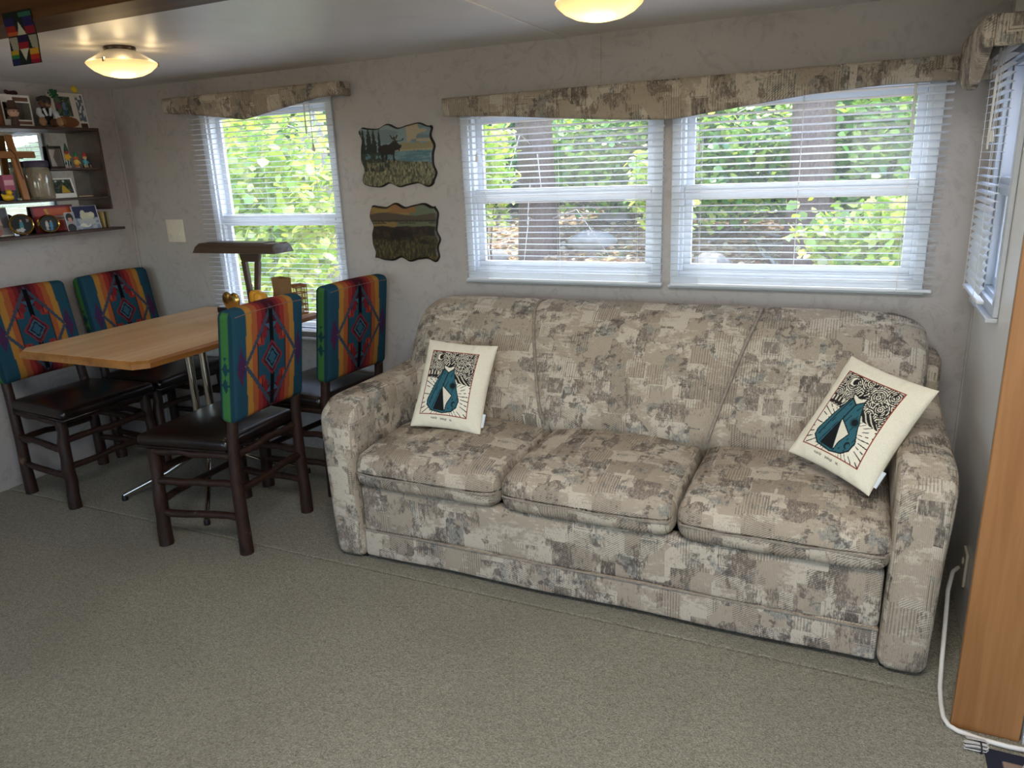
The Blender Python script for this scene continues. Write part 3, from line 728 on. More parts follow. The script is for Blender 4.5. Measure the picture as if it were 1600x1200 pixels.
def make_chair():
    root = empty('dining_chair', (0, 0, 0), 0, 'x', 'chair', 'log dining chairs')
    for k, s in enumerate((-1, 1)):
        m = MB(); rd = random.Random(k + 3)
        pts = [(s * .205, -.19, 0), (s * .206, -.192, .12), (s * .204, -.19, .26), (s * .203, -.193, .40), (s * .20, -.20, .50), (s * .197, -.212, .60), (s * .195, -.235, .78), (s * .193, -.258, .94)]
        m.tube(pts, [.029, .027, .025, .0235, .0225, .022, .021, .020], 10); m.build('rear_post', M['hickory'], root, sm=60)
        log(MB(), (s * .25, .205, 0), (s * .235, .20, .445), .031, .025, 11 + k, 8).build('leg', M['hickory'], root, sm=60)
        for z, sd in ((.15, 20), (.295, 24)): log(MB(), (s * .205, -.19, z + .01), (s * .245, .203, z), .0155, .017, sd + k).build('stretcher', M['hickory'], root, sm=60)
        log(MB(), (s * .20, -.20, .43), (s * .236, .20, .428), .016, .017, 31 + k).build('seat_rail', M['hickory'], root, sm=60)
    for y, wd, zs in ((-.19, .203, (.28, .43)), (.203, .24, (.20, .33, .428))):
        for q, z in enumerate(zs): log(MB(), (-wd, y, z), (wd, y, z + .008), .016, .0155, int(z * 100) + q).build('stretcher', M['hickory'], root, sm=60)
    def seat_d(co):
        c = co.copy(); t = (c[:, 1] + .225) / .45; c[:, 0] *= .88 + .17 * t; top = c[:, 2] > 0
        u, v = c[:, 0] / .25, c[:, 1] / .225
        c[:, 2] += np.where(top, .022 * np.clip(1 - u * u, 0, 1) * np.clip(1 - v ** 2, 0, 1), 0); return c
    me, _ = roundbox((.50, .45, .055), .026, 5, (14, 14, 2), seat_d)
    o = mkobj('seat', me, M['leather'], root); o.location = (0, .045, .472)
    rim = [(x * (.88 + .17 * t), y, 0) for x, y, t in [(-.245, -.215, 0), (.245, -.215, 0), (.248, .218, 1), (-.248, .218, 1)]]
    MB().tube([rim[0], rim[1], rim[2], rim[3], rim[0]], .005, 6).build('piping', M['leather'], o, sm=60).location = (0, 0, -.022)
    b = mkobj('backrest', pad_me, None, root); b.location = (0, -.234, .800); b.rotation_euler = (R_(8), 0, 0)
    sm_ = [(x, -.036, z) for x, z in ((-.20, .207), (-.1, .213), (.1, .213), (.20, .207))]
    MB().tube(sm_, .0022, 5).build('seam', M['wool_seam'], b, sm=60)
    return root
M['wool_seam'] = simple('seam_thread', '#7a5a44', .8)
proto = make_chair()
for i, (x, y, a, lb) in enumerate([
        (-2.418, 2.243, 93, 'log chair with striped wool back in front of the table, out on open carpet'),
        (-2.405, 2.865, 86, 'log chair with striped wool back between the table, the window and the sofa arm'),
        (-3.56, 2.345, -90, 'log chair with striped wool back under the photo shelf, farther from the window wall'),
        (-3.56, 2.875, -88, 'log chair with striped wool back in the corner below the light switch')]):
    c = proto if i == 0 else copy_tree(proto)
    c.location = (x, y, 0); c.rotation_euler = (0, 0, R_(a)); c['label'] = lb

# ------------------------------------------------------------------ dining table
TZ = .815
tx0, tx1, ty0, ty1 = -3.355, -2.555, 1.965, 3.075
table = empty('dining_table', ((tx0 + tx1) / 2, (ty0 + ty1) / 2, 0), 0, 'oak topped pedestal dining table with cut corners pushed to the window', 'table')
tcx, tcy = (tx0 + tx1) / 2, (ty0 + ty1) / 2
def oct_(inset, ch): 
    a0, a1, b0, b1 = tx0 + inset - tcx, tx1 - inset - tcx, ty0 + inset - tcy, ty1 - inset - tcy
    return [(a0 + ch, b0), (a1 - ch, b0), (a1, b0 + ch), (a1, b1), (a0, b1), (a0, b0 + ch)]
def ring(o, z): return [(x, y, z) for x, y in o]
tt = MB().loft([ring(oct_(.012, .046), TZ - .012), ring(oct_(.012, .046), TZ)]).build('table_top', M['table'], table)
MB().loft([ring(oct_(.012, .046), TZ - .0365), ring(oct_(.0, .05), TZ - .032), ring(oct_(.0, .05), TZ - .012), ring(oct_(.0118, .046), TZ - .001), ring(oct_(.03, .04), TZ - .0011), ring(oct_(.03, .04), TZ - .012)], caps=False).build('edge_band', M['tedge'], table)
MB().loft([ring(oct_(.013, .046), TZ - .036), ring(oct_(.013, .046), TZ - .0125)]).build('core', M['tedge'], table)
px_, py_ = -2.87 - tcx, 2.52 - tcy
MB().box((px_ - .16, py_ - .16, TZ - .055), (px_ + .16, py_ + .16, TZ - .0366)).build('mounting_plate', M['black'], table)
for a in range(2):
    t = .35 + a * PI; x, y = px_ + .036 * math.cos(t), py_ + .036 * math.sin(t)
    MB().tube([(x, y, .19), (x, y, TZ - .05)], .019, 14).build('column_tube', M['chrome'], table, sm=50)
MB().tube([(px_ + .085 * math.cos(a), py_ + .085 * math.sin(a), .235) for a in np.linspace(0, 2 * PI, 32, endpoint=False)], .006, 8, closed=True).build('collar_ring', M['chrome'], table, sm=50)
MB().lathe([(0, .0), (.05, 0), (.055, .01), (.05, .05), (0, .05)], 20, (px_, py_, .175)).build('hub', M['chrome'], table, sm=40)
for (fx, fy) in ((-3.19, 2.24), (-2.585, 2.185), (-2.54, 2.83), (-3.17, 2.86)):
    ex, ey = fx - tcx, fy - tcy; d = Vector((ex - px_, ey - py_, 0)).normalized()
    pts = [(px_ + d.x * .03, py_ + d.y * .03, .20), (px_ + d.x * .09, py_ + d.y * .09, .185), (px_ + (ex - px_) * .5, py_ + (ey - py_) * .5, .115), (ex, ey, .026)]
    ft = MB().tube(pts, [.013, .013, .012, .011], 10).build('foot', M['chrome'], table, sm=50)
    MB().lathe([(0, 0), (.014, 0), (.015, .012), (.012, .026), (0, .026)], 12, (ex, ey, 0)).build('foot_pad', M['black'], ft, sm=40)

# ------------------------------------------------------------------ things on the table
lmp = empty('desk_lamp', (-2.945, 2.985, TZ), 0, 'brown desk lamp with a long flat hood and slotted arm on the table', 'lamp')
MB().box((-.16, -.07, 0), (.16, .07, .03)).build('base', M['black'], lmp, bev=.006)
MB().box((-.15, -.062, .03), (.15, .05, .038)).build('base_plate', M['white'], lmp, bev=.003)
for k in range(2): MB().lathe([(0, 0), (.008, 0), (.008, .008), (0, .008)], 12, (-.03 + .05 * k, -.045, .038)).build('switch_button', M['black'], lmp)
def armring(z, hw, cx): return [(cx - hw, -.012, z), (cx + hw, -.012, z), (cx + hw, .012, z), (cx - hw, .012, z)]
for s in (-1, 1):
    MB().loft([armring(.038, .013, .045 + s * .020), armring(.15, .014, .052 + s * .030), armring(.27, .015, .06 + s * .046)]).build('arm', M['brown'], lmp, bev=.004)
MB().loft([armring(.268, .058, .06), armring(.292, .066, .06), armring(.318, .07, .06)]).build('arm_head', M['brown'], lmp, bev=.006)
hood = [(-.075, 0), (-.07, .035), (-.05, .05), (.05, .05), (.07, .035), (.075, 0)]
rings = []
for x, k, dz in ((-.275, .9, -.0), (-.27, 1, 0), (.285, 1, 0), (.29, .9, 0)):
    top = {-.275: .4, .29: .4}.get(x, 1)
    rings.append([(x + (.028 if x < 0 else -.012) * (z / .05) * 1.0, y * k, .318 + z * (1 if top == 1 else .55)) for y, z in hood])
MB().loft(rings).build('hood', M['brown'], lmp, bev=.004)
MB().box((-.19, -.045, .3685), (.20, .045, .372)).build('hood_plate', M['brown'], lmp, bev=.001)
MB().tube([(-.22, 0, .326), (.23, 0, .326)], .008, 10).build('lamp_tube', M['white'], lmp)
# gold heart
def heart(t): return (16 * math.sin(t) ** 3 / 17, (13 * math.cos(t) - 5 * math.cos(2 * t) - 2 * math.cos(3 * t) - math.cos(4 * t)) / 17)
hp = [heart(t) for t in np.linspace(0, 2 * PI, 40, endpoint=False)]
hr = empty('heart_trinket', (-2.875, 2.80, TZ), R_(-15), 'shiny gold heart shaped trinket standing beside the desk lamp base', 'trinket')
rings = [[(x * s, y, .084 + z * s) for x, z in hp] for s, y in ((.055, -.016), (.072, -.010), (.078, 0), (.072, .010), (.055, .016))]
MB().loft(rings).build('heart', M['brass'], hr, sm=50); MB().box((-.016, -.014, 0), (.016, .014, .012)).build('stand', M['brass'], hr, bev=.003)
# salt and pepper jars with yellow lids
ylid = simple('yellow_plastic', '#d8992c', .42, var=.06)
for i, (x, y, lb) in enumerate(((-2.80, 2.90, 'glass shaker with a domed yellow lid beside the gold heart'), (-2.725, 2.85, 'glass shaker with a domed yellow lid beside the brown paper bag'))):
    j = empty('shaker_jar', (x, y, TZ), 0, lb, 'jar', 'yellow lidded shakers on the table')
    MB().lathe([(0, 0), (.030, 0), (.034, .006), (.034, .075), (.031, .082), (.029, .082), (.031, .072), (.031, .01), (0, .008)], 20).build('glass', M['jar'], j, sm=50)
    MB().lathe([(0, .01), (.029, .01), (.029, .045), (0, .047)], 16).build('contents', simple('white_salt', '#d8d2c4', .9), j, sm=50)
    MB().lathe([(.033, .078), (.036, .082), (.036, .105), (.033, .122), (.024, .133), (.0, .136)], 20).build('lid', ylid, j, sm=50)
# paper bag
kraft = simple('kraft_paper', '#8d6d45', .85, var=.1, bump=.1)
bag = empty('paper_bag', (-2.70, 2.985, TZ), R_(-20), 'brown paper bag standing open on the table by the shakers', 'bag')
def br(z, w_, d): return [(-w_, -d, z), (0, -d * 1.05, z), (w_, -d, z), (w_ * .93, 0, z), (w_, d, z), (0, d, z), (-w_, d, z), (-w_ * .93, 0, z)]
MB().loft([br(0, .05, .03), br(.06, .051, .032), br(.12, .044, .028), br(.19, .055, .026), br(.188, .053, .024), br(.12, .042, .026), br(.01, .048, .028)]).build('body', kraft, bag, sm=25)
# wicker basket
wick = simple('wicker', '#8a5a28', .6, var=.15)
bk = empty('wicker_basket', (-2.612, 3.01, TZ), R_(-18), 'small open weave wicker basket standing on the table edge', 'basket')
MB().box((-.042, -.042, 0), (.042, .042, .006)).build('base', wick, bk); bk.scale = (.62, .62, 1.0)
for sx, sy in ((-1, -1), (1, -1), (1, 1), (-1, 1)): MB().tube([(sx * .04, sy * .04, .004), (sx * .046, sy * .046, .15)], .004, 6).build('post', wick, bk)
for k in range(5):
    h = .02 + .03 * k; q = .041 + .001 * k
    MB().tube([(-q, -q, h), (q, -q, h), (q, q, h), (-q, q, h)], .003, 5, closed=True).build('weaver', wick, bk)
for k in (-1, 0, 1):
    for s in (-1, 1):
        MB().tube([(k * .021, s * .041, .004), (k * .022, s * .046, .147)], .0025, 5).build('stake', wick, bk); MB().tube([(s * .041, k * .021, .004), (s * .046, k * .022, .147)], .0025, 5).build('stake', wick, bk)
MB().tube([(-.046, -.046, .15), (.046, -.046, .15), (.046, .046, .15), (-.046, .046, .15)], .0045, 6, closed=True).build('rim', wick, bk)

# ------------------------------------------------------------------ ceiling lamps
def lamp_glass(name, lo, hi, z0, z1):
    m = NT(name); z = m.n('SeparateXYZ', {0: m.n('TexCoord').outputs['Object']}).outputs['Z']
    t = m.n('MapRange', {'Value': z, 'From Min': z0, 'From Max': z1, 'To Min': hi, 'To Max': lo}).outputs[0]
    m.base('#f3dfae', .25); m.b.inputs['Emission Color'].default_value = L4('#ffd98a'); m.set(m.b.inputs['Emission Strength'], t); return m.m
M['bowl'] = lamp_glass('lit_bowl', .7, 2.0, -.1125, -.06)
M['pan'] = simple('lamp_pan', '#e6dfd2', .2, var=.02, spec=.6)
M['bronze'] = simple('bronze_ring', '#3a2c24', .35, .5)
def ceiling_lamp(x, y, lb):
    r = empty('ceiling_lamp', (x, y, ZC), 0, lb, 'ceiling lamp', 'round ceiling lamps')
    MB().lathe([(0, 0), (.058, 0), (.059, -.007), (.056, -.012), (0, -.012)], 32).build('mounting_ring', M['bronze'], r, sm=40)
    MB().lathe([(.050, -.012), (.062, -.016), (.122, -.053), (.127, -.058), (.122, -.058), (.060, -.022), (.048, -.016)], 40).build('upper_pan', M['pan'], r, sm=40)
    MB().lathe([(.1275, -.0575), (.129, -.061), (.123, -.070), (.102, -.088), (.073, -.102), (.038, -.110), (0, -.1125)], 40).build('bowl', M['bowl'], r, sm=50)
    for k in range(3):
        a = k * 2.1 + .9; MB().box((-.004, -.004, -.068), (.004, .004, -.052), Matrix.Translation((.127 * math.cos(a), .127 * math.sin(a), 0))).build('clip', M['chrome'], r)
    # the bulb's own light, through the bowl and onto the ceiling
    l = light('bulb_light', 'POINT', (x, y, ZC - .125), (0, 0, 0), 2.0, (1, .74, .40), shadow_soft_size=.08)
    for k in range(6):
        a = k * PI / 3 + .4; light('bulb_glow', 'POINT', (x + .135 * math.cos(a), y + .135 * math.sin(a), ZC - .045), (0, 0, 0), .09, (1, .74, .40), shadow_soft_size=.02)
ceiling_lamp(-2.68, 2.23, 'lit round ceiling lamp near the oak header and hanging woven strip')
ceiling_lamp(-.737, 2.264, 'lit round ceiling lamp above the sofa front')

# ------------------------------------------------------------------ plaques, switch plate
def wavy(seed, n, amp):
    rd = random.Random(seed); ph = rd.uniform(0, 6)
    return lambda t: amp * (np.sin(t * 2 * PI * n + ph) + .35 * np.sin(t * 2 * PI * n * 1.7 + ph * 2)) * np.clip(np.minimum(t, 1 - t) / .08, 0, 1) ** .5
def plaque(label, cx, cz, wd, ht, seed, painter, dim):
    root = empty('wall_plaque', (cx, YB, cz), 0, label, 'picture', 'wavy edged picture plaques')
    T, B, Lf, Rt = wavy(seed, 2.6, .0085), wavy(seed + 1, 2.8, .008), wavy(seed + 2, 2.2, .007), wavy(seed + 3, 2.4, .007)
    cr = .025
    def fn(a, b):
        x0 = -wd / 2 + Lf(b) ; x1 = wd / 2 + Rt(b); z0 = -ht / 2 + B(a); z1 = ht / 2 + T(a)
        ca = np.clip(np.minimum(a, 1 - a) * wd / cr, 0, 1); cb = np.clip(np.minimum(b, 1 - b) * ht / cr, 0, 1)
        x = x0 + (x1 - x0) * a; z = z0 + (z1 - z0) * b
        pull = np.maximum(0, 1 - np.hypot(ca, cb)) * .0
        e = np.minimum(np.minimum(a, 1 - a) * wd, np.minimum(b, 1 - b) * ht)
        # round the corners
        ux, uz = 2 * a - 1, 2 * b - 1
        kx = np.clip((np.abs(ux) - (1 - 2 * cr / wd)) / (2 * cr / wd), 0, 1); kz = np.clip((np.abs(uz) - (1 - 2 * cr / ht)) / (2 * cr / ht), 0, 1)
        m_ = np.maximum(kx, kz); h_ = np.hypot(kx, kz); s_ = np.where(h_ > 1e-6, m_ / np.maximum(h_, 1e-6), 1)
        x = x - np.sign(ux) * cr * kx * (1 - s_); z = z - np.sign(uz) * cr * kz * (1 - s_)
        y = -.016 + .006 * np.clip(1 - e / .010, 0, 1) ** 2
        return np.stack([x, y, z], 1)
    P, f, u, v = grid_mesh(fn, 96, 72); p = Paint(np.clip(P[:, 0] / wd + .5, 0, 1), np.clip(P[:, 2] / ht + .5, 0, 1), '#888888'); painter(p); p.c *= dim
    e = np.minimum(np.minimum(u, 1 - u) * wd, np.minimum(v, 1 - v) * ht); p.fill(e < .0075, '#1d1411')
    k = 73; n = len(P)
    bd = [i * k for i in range(97)] + [96 * k + j for j in range(1, 73)] + [i * k + 72 for i in range(95, -1, -1)] + [j for j in range(71, 0, -1)]
    back = P[bd].copy(); back[:, 1] = -.001
    V = np.vstack([P, back]); m = len(bd)
    f = f + [(bd[(i + 1) % m], bd[i], n + i, n + (i + 1) % m) for i in range(m)]
    me = bpy.data.meshes.new('panel'); me.from_pydata([tuple(q) for q in V], [], f); me.update()
    bm = bmesh.new(); bm.from_mesh(me); bmesh.ops.recalc_face_normals(bm, faces=bm.faces); bm.to_mesh(me); bm.free()
    set_col(me, np.vstack([p.c, np.tile(lin('#1d1411'), (m, 1))])); smooth(me, 1.0)
    mkobj('panel', me, M['plaque'], root); return root
def moose(p):
    u, v = p.u, p.v; n = vnoise(u * 14, v * 14, 1); n2 = vnoise(u * 40, v * 16, 2); n3 = vnoise(u * 90, v * 24, 7)
    p.fill(v > .55, '#8fa6ab'); p.fill((v > .62) & (vnoise(u * 5, v * 9, 3) > .52), '#7d939b'); p.fill((v > .72) & (u > .66) & (vnoise(u * 8, v * 10, 5) > .4), '#c2b294')
    p.fill((v > .58) & (v < .68 + .05 * vnoise(u * 20, 0 * v, 4)) & (u > .45), '#a79a78'); p.fill((v > .575) & (v < .60) & (u > .4), '#c3b28a')
    p.fill((v < .58) & (v > .36), '#5f8792'); p.fill((v < .58) & (v > .38) & (vnoise(u * 10, v * 60, 6) > .6), '#7ea0a6')
    p.fill(v < .45 - .10 * u + .04 * n, '#8d8a6e'); p.fill((v < .47 - .1 * u) & (n3 > .58), '#5a5a45'); p.fill((v < .47 - .1 * u) & (n3 < .22), '#b5ab86')
    for cx, w_, b_ in ((.05, .05, .52), (.13, .06, .55), (.20, .05, .52), (.01, .05, .50), (.28, .03, .56)):
        h = np.clip((v - b_) / (.97 - b_), 0, 1); p.fill((v > b_) & (v < .97) & (np.abs(u - cx) < w_ * (1.15 - h) * (.65 + .6 * vnoise(u * 50, v * 30, 9))), '#1f3030')
    p.fill((u < .36) & (v > .40) & (v < .56) & (n2 > .35), '#37463c'); p.fill((u < .4) & (v < .46) & (v > .25) & (vnoise(u * 30, v * 14, 11) > .55), '#3b4338')
    body = [(.27, .60), (.28, .68), (.36, .705), (.42, .70), (.47, .755), (.52, .745), (.545, .70), (.585, .67), (.58, .635), (.555, .625), (.555, .56), (.53, .60), (.49, .595), (.475, .52), (.48, .42), (.455, .42), (.45, .52), (.38, .535), (.375, .43), (.355, .43), (.35, .53), (.315, .52), (.32, .41), (.295, .41), (.285, .52)]
    p.poly(body, '#201b1b')
    for a in (((.52, .75), (.46, .80), (.44, .84)), ((.47, .79), (.52, .80), (.53, .84)), ((.54, .745), (.60, .76), (.62, .78)), ((.50, .755), (.49, .82))): p.line(list(a), .010, '#3a3129')
def bison(p):
    u, v = p.u, p.v; n = vnoise(u * 20, v * 20, 1); n3 = vnoise(u * 70, v * 20, 2)
    p.fill(v > .8, '#b29552'); p.fill((v > .8) & (u > .6), '#7f8a70'); p.fill((v > .86) & (vnoise(u * 6, v * 12, 3) > .5) & (u < .7), '#b08250')
    p.fill((v > .73) & (v < .84 + .03 * np.sin(u * 7)), '#6b5d4c'); p.fill((v > .70) & (v < .735), '#4b4438'); p.fill((v > .60) & (v < .70), '#a88b52'); p.fill((v > .60) & (v < .70) & (u > .4), '#7d8163'); p.fill((v > .665) & (v < .69) & (np.sin(u * 14) > -.2), '#5a5546')
    p.fill(v < .60 + .03 * vnoise(u * 9, 0 * v, 5), '#37291f'); p.fill((v < .60) & (v > .38) & (n > .6), '#4c3a2a'); p.fill((v < .6) & (v > .36) & (u > .86), '#2b2a1c')
    p.fill(v < .40 - .05 * np.sin(u * 5), '#5d5232'); p.fill((v < .42) & (n3 > .55), '#3f3822'); p.fill((v < .38) & (n3 < .25), '#7d6f45')
    p.poly([(.28, .40), (.30, .50), (.36, .57), (.45, .56), (.56, .53), (.63, .48), (.64, .36), (.61, .36), (.58, .42), (.45, .41), (.42, .34), (.39, .36), (.36, .40), (.31, .36)], '#241813')
    p.poly([(.72, .32), (.76, .38), (.84, .37), (.86, .30), (.80, .29)], '#2a1d15')
plaque('wavy edged plaque with a moose beside a lake, above the darker one', -2.035, 1.578, .405, .272, 3, moose, .62)
plaque('wavy edged plaque with a dusky bison prairie, below the moose', -2.025, 1.218, .378, .264, 13, bison, .5)
sw = empty('switch_plate', (-3.578, YB, 1.23), 0, 'cream double light switch plate beside the dining window', 'switch plate')
me, _ = roundbox((.135, .008, .128), .004, 2, (2, 1, 2)); mkobj('plate', me, M['cream'], sw).location = (0, -.0045, 0)
for s in (-1, 1):
    r = MB().box((-.019, -.0105, -.036), (.019, -.0086, .036)).build('rocker', M['cream'], sw, bev=.001); r.location = (s * .03, 0, 0)
    t_ = MB().prism([(-.0085, -.025), (-.019, -.022), (-.0085, .0)], -.008, .008, 'YZ').build('toggle', M['cream'], r)

# ------------------------------------------------------------------ mirrored wall shelf
SD = .135; SXF = XL + SD                                              # shelf depth, front plane
shelf = empty('wall_shelf', (XL, 2.55, 1.255), 0, 'dark wooden mirror backed display shelf crowded with keepsakes', 'shelf')
def sbox(name, y0, y1, z0, z1, x0=.004, x1=SD, mat=M['darkwood'], bev=.002, par=shelf):
    return MB().box((x0, y0 - 2.55, z0 - 1.255), (x1, y1 - 2.55, z1 - 1.255)).build(name, mat, par, bev=bev)
ZT, ZMD, ZSM, ZBT = 1.795, 1.440, 1.592, 1.270
YS0, YS1 = 2.10, 2.93
sbox('shelf_board', YS0, YS1, ZT - .014, ZT); sbox('shelf_board', YS0, YS1, ZMD - .012, ZMD); sbox('shelf_board', YS0, 2.985, ZBT - .014, ZBT); sbox('shelf_board', 2.63, YS1, ZSM - .010, ZSM, x1=SD - .02)
sbox('side_panel', YS1 - .014, YS1, ZBT + .10, ZT - .014); sbox('side_panel', YS0, YS0 + .014, ZBT, ZT - .014)
sbox('mirror', YS0 + .014, YS1 - .014, ZBT, ZT - .014, .003, .006, M['mirror'], 0)

KEEP = 'keepsakes on the mirrored shelf'
def at(px, py, X): return pix(px, py, 0, X)
def stand(o, x, y, z, rz=90, lean=0): o.location = (x, y, z); o.rotation_euler = (R_(lean), 0, R_(rz)); return o
def span(px0, px1, pyb, X):
    a, b = at(px0, pyb, X), at(px1, pyb, X); return (a[1] + b[1]) / 2, abs(b[1] - a[1])
def hgt(px, py0, py1, X): return abs(at(px, py0, X)[2] - at(px, py1, X)[2])
def card(name, label, cat, px0, px1, py0, py1, dx, z, painter, lean=-8, th=.006, edge='#e8e4dc', mat=None, n=40, rz=90, hk=1.0):
    """a flat card, photo or frame standing on a shelf; faces the room"""
    X = XL + dx; y, wd = span(px0, px1, py1, X); h = hgt((px0 + px1) / 2, py0, py1, X) * hk
    o = slab(name, wd, h, th, painter, mat or M['print'], None, n, n, edge); stand(o, X, y, z + .001 + abs(math.sin(R_(lean))) * th / 2, rz, lean); return tag(o, label, cat, KEEP)
def person(p, cx, cy, s, top, skin='#b98a74', hair='#2b201c', legs='#3a3d4a'):
    p.poly([(cx - .16 * s, cy - .5 * s), (cx + .16 * s, cy - .5 * s), (cx + .12 * s, cy + .02 * s), (cx - .12 * s, cy + .02 * s)], top); p.rect(cx - .11 * s, cy - .9 * s, cx + .11 * s, cy - .48 * s, legs)
    p.ell(cx, cy + .13 * s, .085 * s, .12 * s, hair); p.ell(cx, cy + .10 * s, .065 * s, .09 * s, skin)

# --- top board
zt = ZT
def cardboard(p): p.fill(p.v < .5, '#8a5a36')
card('wooden_plaque', 'reddish brown wooden plaque at the open end of the top board', 'plaque', -14, 8, 158, 197, .05, zt, lambda p: (p.fill(p.u > -1, '#8b5738'), p.speck(p.u > -1, '#6b3f26', 30, 3, .55)), edge='#5f3a24')
# toy box with a window: white card frame, clear front, printed panels
yb, wb = span(15, 60, 197, XL + .095); hb = .148
box = empty('display_box', (XL + .036, yb, zt + .001), R_(90), 'white window box for a toy figure, with brown printed panels', 'toy box', KEEP)
bw, bd_, bh = wb / 2, .030, hb
mw_ = simple('white_card', '#dfdcd6', .6); br_ = simple('brown_print', '#6d4a38', .6); dk_ = simple('dark_print', '#3b2c28', .6)
MB().box((-bw, bd_ - .002, 0), (bw, bd_, bh)).build('back_panel', dk_, box); MB().box((-bw, -bd_, 0), (bw, bd_, .002)).build('floor_panel', mw_, box); MB().box((-bw, -bd_, bh - .002), (bw, bd_, bh)).build('top_panel', mw_, box)
MB().box((bw - .002, -bd_, 0), (bw, bd_, bh)).build('side_wall', mw_, box); MB().box((-bw, -bd_, 0), (-bw + .002, bd_, bh)).build('side_wall', br_, box)
fr = frame_rect(MB(), -bw, bw, 0, bh, .006, -bd_ - .001, -bd_ + .001).build('window_frame', mw_, box)
for z0, z1 in ((.004, .032), (bh - .036, bh - .004)):
    b_ = MB().box((-bw + .004, -bd_ - .002, z0), (bw - .004, -bd_, z1)).build('name_band', mw_, box); MB().box((-bw * .2, -bd_ - .003, z0 + .007), (bw * .85, -bd_ - .002, z1 - .007)).build('printed_strip', br_, b_)
MB().box((-bw + .006, -bd_ - .0004, .03), (bw - .006, -bd_ + .0004, bh - .034)).build('clear_front', M['jar'], box)
# small figure with a wide brown hat in front of the box's window
skin = simple('toy_skin', '#c69c86', .5); hatm = simple('toy_hat', '#4b3229', .6)
fig = empty('hat_figurine', (XL + .100, span(17, 33, 197, XL + .1)[0], zt + .001), R_(90), 'small big headed toy figure in a wide brown hat before the window box', 'figurine', KEEP)
fig.location.x = XL + .112 - .012
MB().blob((0, 0, .062), (.026, .024, .024), 16).build('head', skin, fig, sm=60); MB().lathe([(.0, .118), (.014, .117), (.019, .105), (.022, .083), (.033, .078), (.034, .074), (0, .074)], 20).build('hat', hatm, fig, sm=40)
MB().lathe([(0, .042), (.012, .042), (.017, .02), (.018, 0), (0, 0)], 14).build('coat', hatm, fig, sm=40)
for s in (-1, 1): MB().blob((s * .011, -.0225, .066), (.0035, .002, .0035), 8).build('eye', M['black'], fig)
fig.location = (XL + .104, at(25, 197, XL + .104)[1], zt + .001)
# dark brown seed pods lying on the box
pod = empty('dried_flower', (XL + .05, at(10, 136, XL + .05)[1] + .02, zt + .001 + hb + .001), 0, 'dark red dried flower head lying on the toy box', 'flower', KEEP)
for k in range(7): MB().blob((random.uniform(-.012, .012), -.03 + k * .009, .008 + random.uniform(0, .006)), .0095, 8).build('petal_bud', simple('dried_red', '#3a1518', .8) if k == 0 else bpy.data.materials['dried_red'], pod, sm=60)
# teddy bear
fur = simple('bear_fur', '#6b4a36', .95, var=.25, scale=90, bump=.6); tan = simple('bear_muzzle', '#9a7657', .95, bump=.5, scale=90)
vest = simple('bear_vest', '#131216', .8); shirt = simple('bear_shirt', '#d8dade', .8); capm = simple('bear_cap', '#3a3431', .8)
yb2, wb2 = span(57, 98, 196, XL + .075)
bear = empty('teddy_bear', (XL + .062, yb2, zt + .001), R_(78), 'brown teddy bear with cap, dark glasses and black vest sitting by the photo', 'teddy bear', KEEP)
MB().blob((0, .004, .058), (.034, .026, .045), 16).build('body', vest, bear, sm=60); MB().blob((.004, .0, .118), (.030, .027, .027), 16).build('head', fur, bear, sm=60)
MB().blob((.008, -.026, .110), (.014, .013, .011), 12).build('muzzle', tan, bear, sm=60); MB().blob((.009, -.039, .113), (.005, .003, .004), 8).build('nose', M['black'], bear)
for s in (-1, 1):
    MB().blob((s * .026 + .004, .004, .140), (.010, .006, .010), 10).build('ear', fur, bear, sm=60)
    MB().blob((s * .012 + .006, -.024, .124), (.010, .004, .007), 10).build('lens', M['black'], bear, sm=60)
    lg = MB().tube([(s * .022, -.005, .024), (s * .034, -.028, .022), (s * .040, -.045, .022)], [.020, .019, .018], 12).build('leg', fur, bear, sm=60); MB().blob((s * .041, -.048, .024), (.019, .011, .023), 12).build('foot_pad', tan, lg, sm=60)
    MB().tube([(s * .030, -.002, .084), (s * .042, -.022, .066), (s * .036, -.042, .048)], [.013, .013, .012], 10).build('sleeve', shirt, bear, sm=60)
    MB().tube([(s * .016, -.024, .09), (s * .008, -.030, .055)], [.007, .006], 8).build('shirt_front', shirt, bear, sm=60)
MB().lathe([(.031, .128), (.033, .134), (.026, .148), (.012, .154), (0, .155)], 18, (.004, .003, 0)).build('cap', capm, bear, sm=60)
# pom pom, framed photo with a sun, photo strip
def pframe(p):
    p.rect(.18, .34, .80, .90, '#3c4a44'); p.speck((p.u > .18) & (p.u < .8) & (p.v > .34) & (p.v < .9), '#5b6d52', 16, 16, .6); p.ell(.3, .62, .09, .1, '#7d4a55')
    person(p, .52, .72, .42, '#6d7fa0', legs='#2f5f78'); p.rect(.46, .745, .58, .765, '#151515'); p.ell(.5, .18, .44, .16, '#8c5a3c'); p.ell(.35, .2, .1, .1, '#a8754f')
pf = card('framed_photo', 'cream framed photo of a person in sunglasses behind the teddy bear', 'photo frame', 86, 127, 140, 196, .030, zt, pframe, -6, .008, '#ddd3c4', n=60)
sunm = simple('sun_yellow', '#d9bb2c', .6)
sp_ = []
for k in range(20): a = k * PI / 10; r = .020 if k % 2 == 0 else .013; sp_.append((r * math.cos(a), r * math.sin(a)))
sunp = at(114, 140, XL + .034); so = MB().prism(sp_, -.003, .003).build('sun_ornament', sunm); so.location = (XL + .0415, sunp[1], sunp[2]); so.rotation_euler = (R_(-6), 0, R_(90)); tag(so, 'small yellow sun ornament stuck on the cream photo frame', 'ornament', KEEP)
gp = at(82, 146, XL + .045); gb = MB(); grd = random.Random(5)
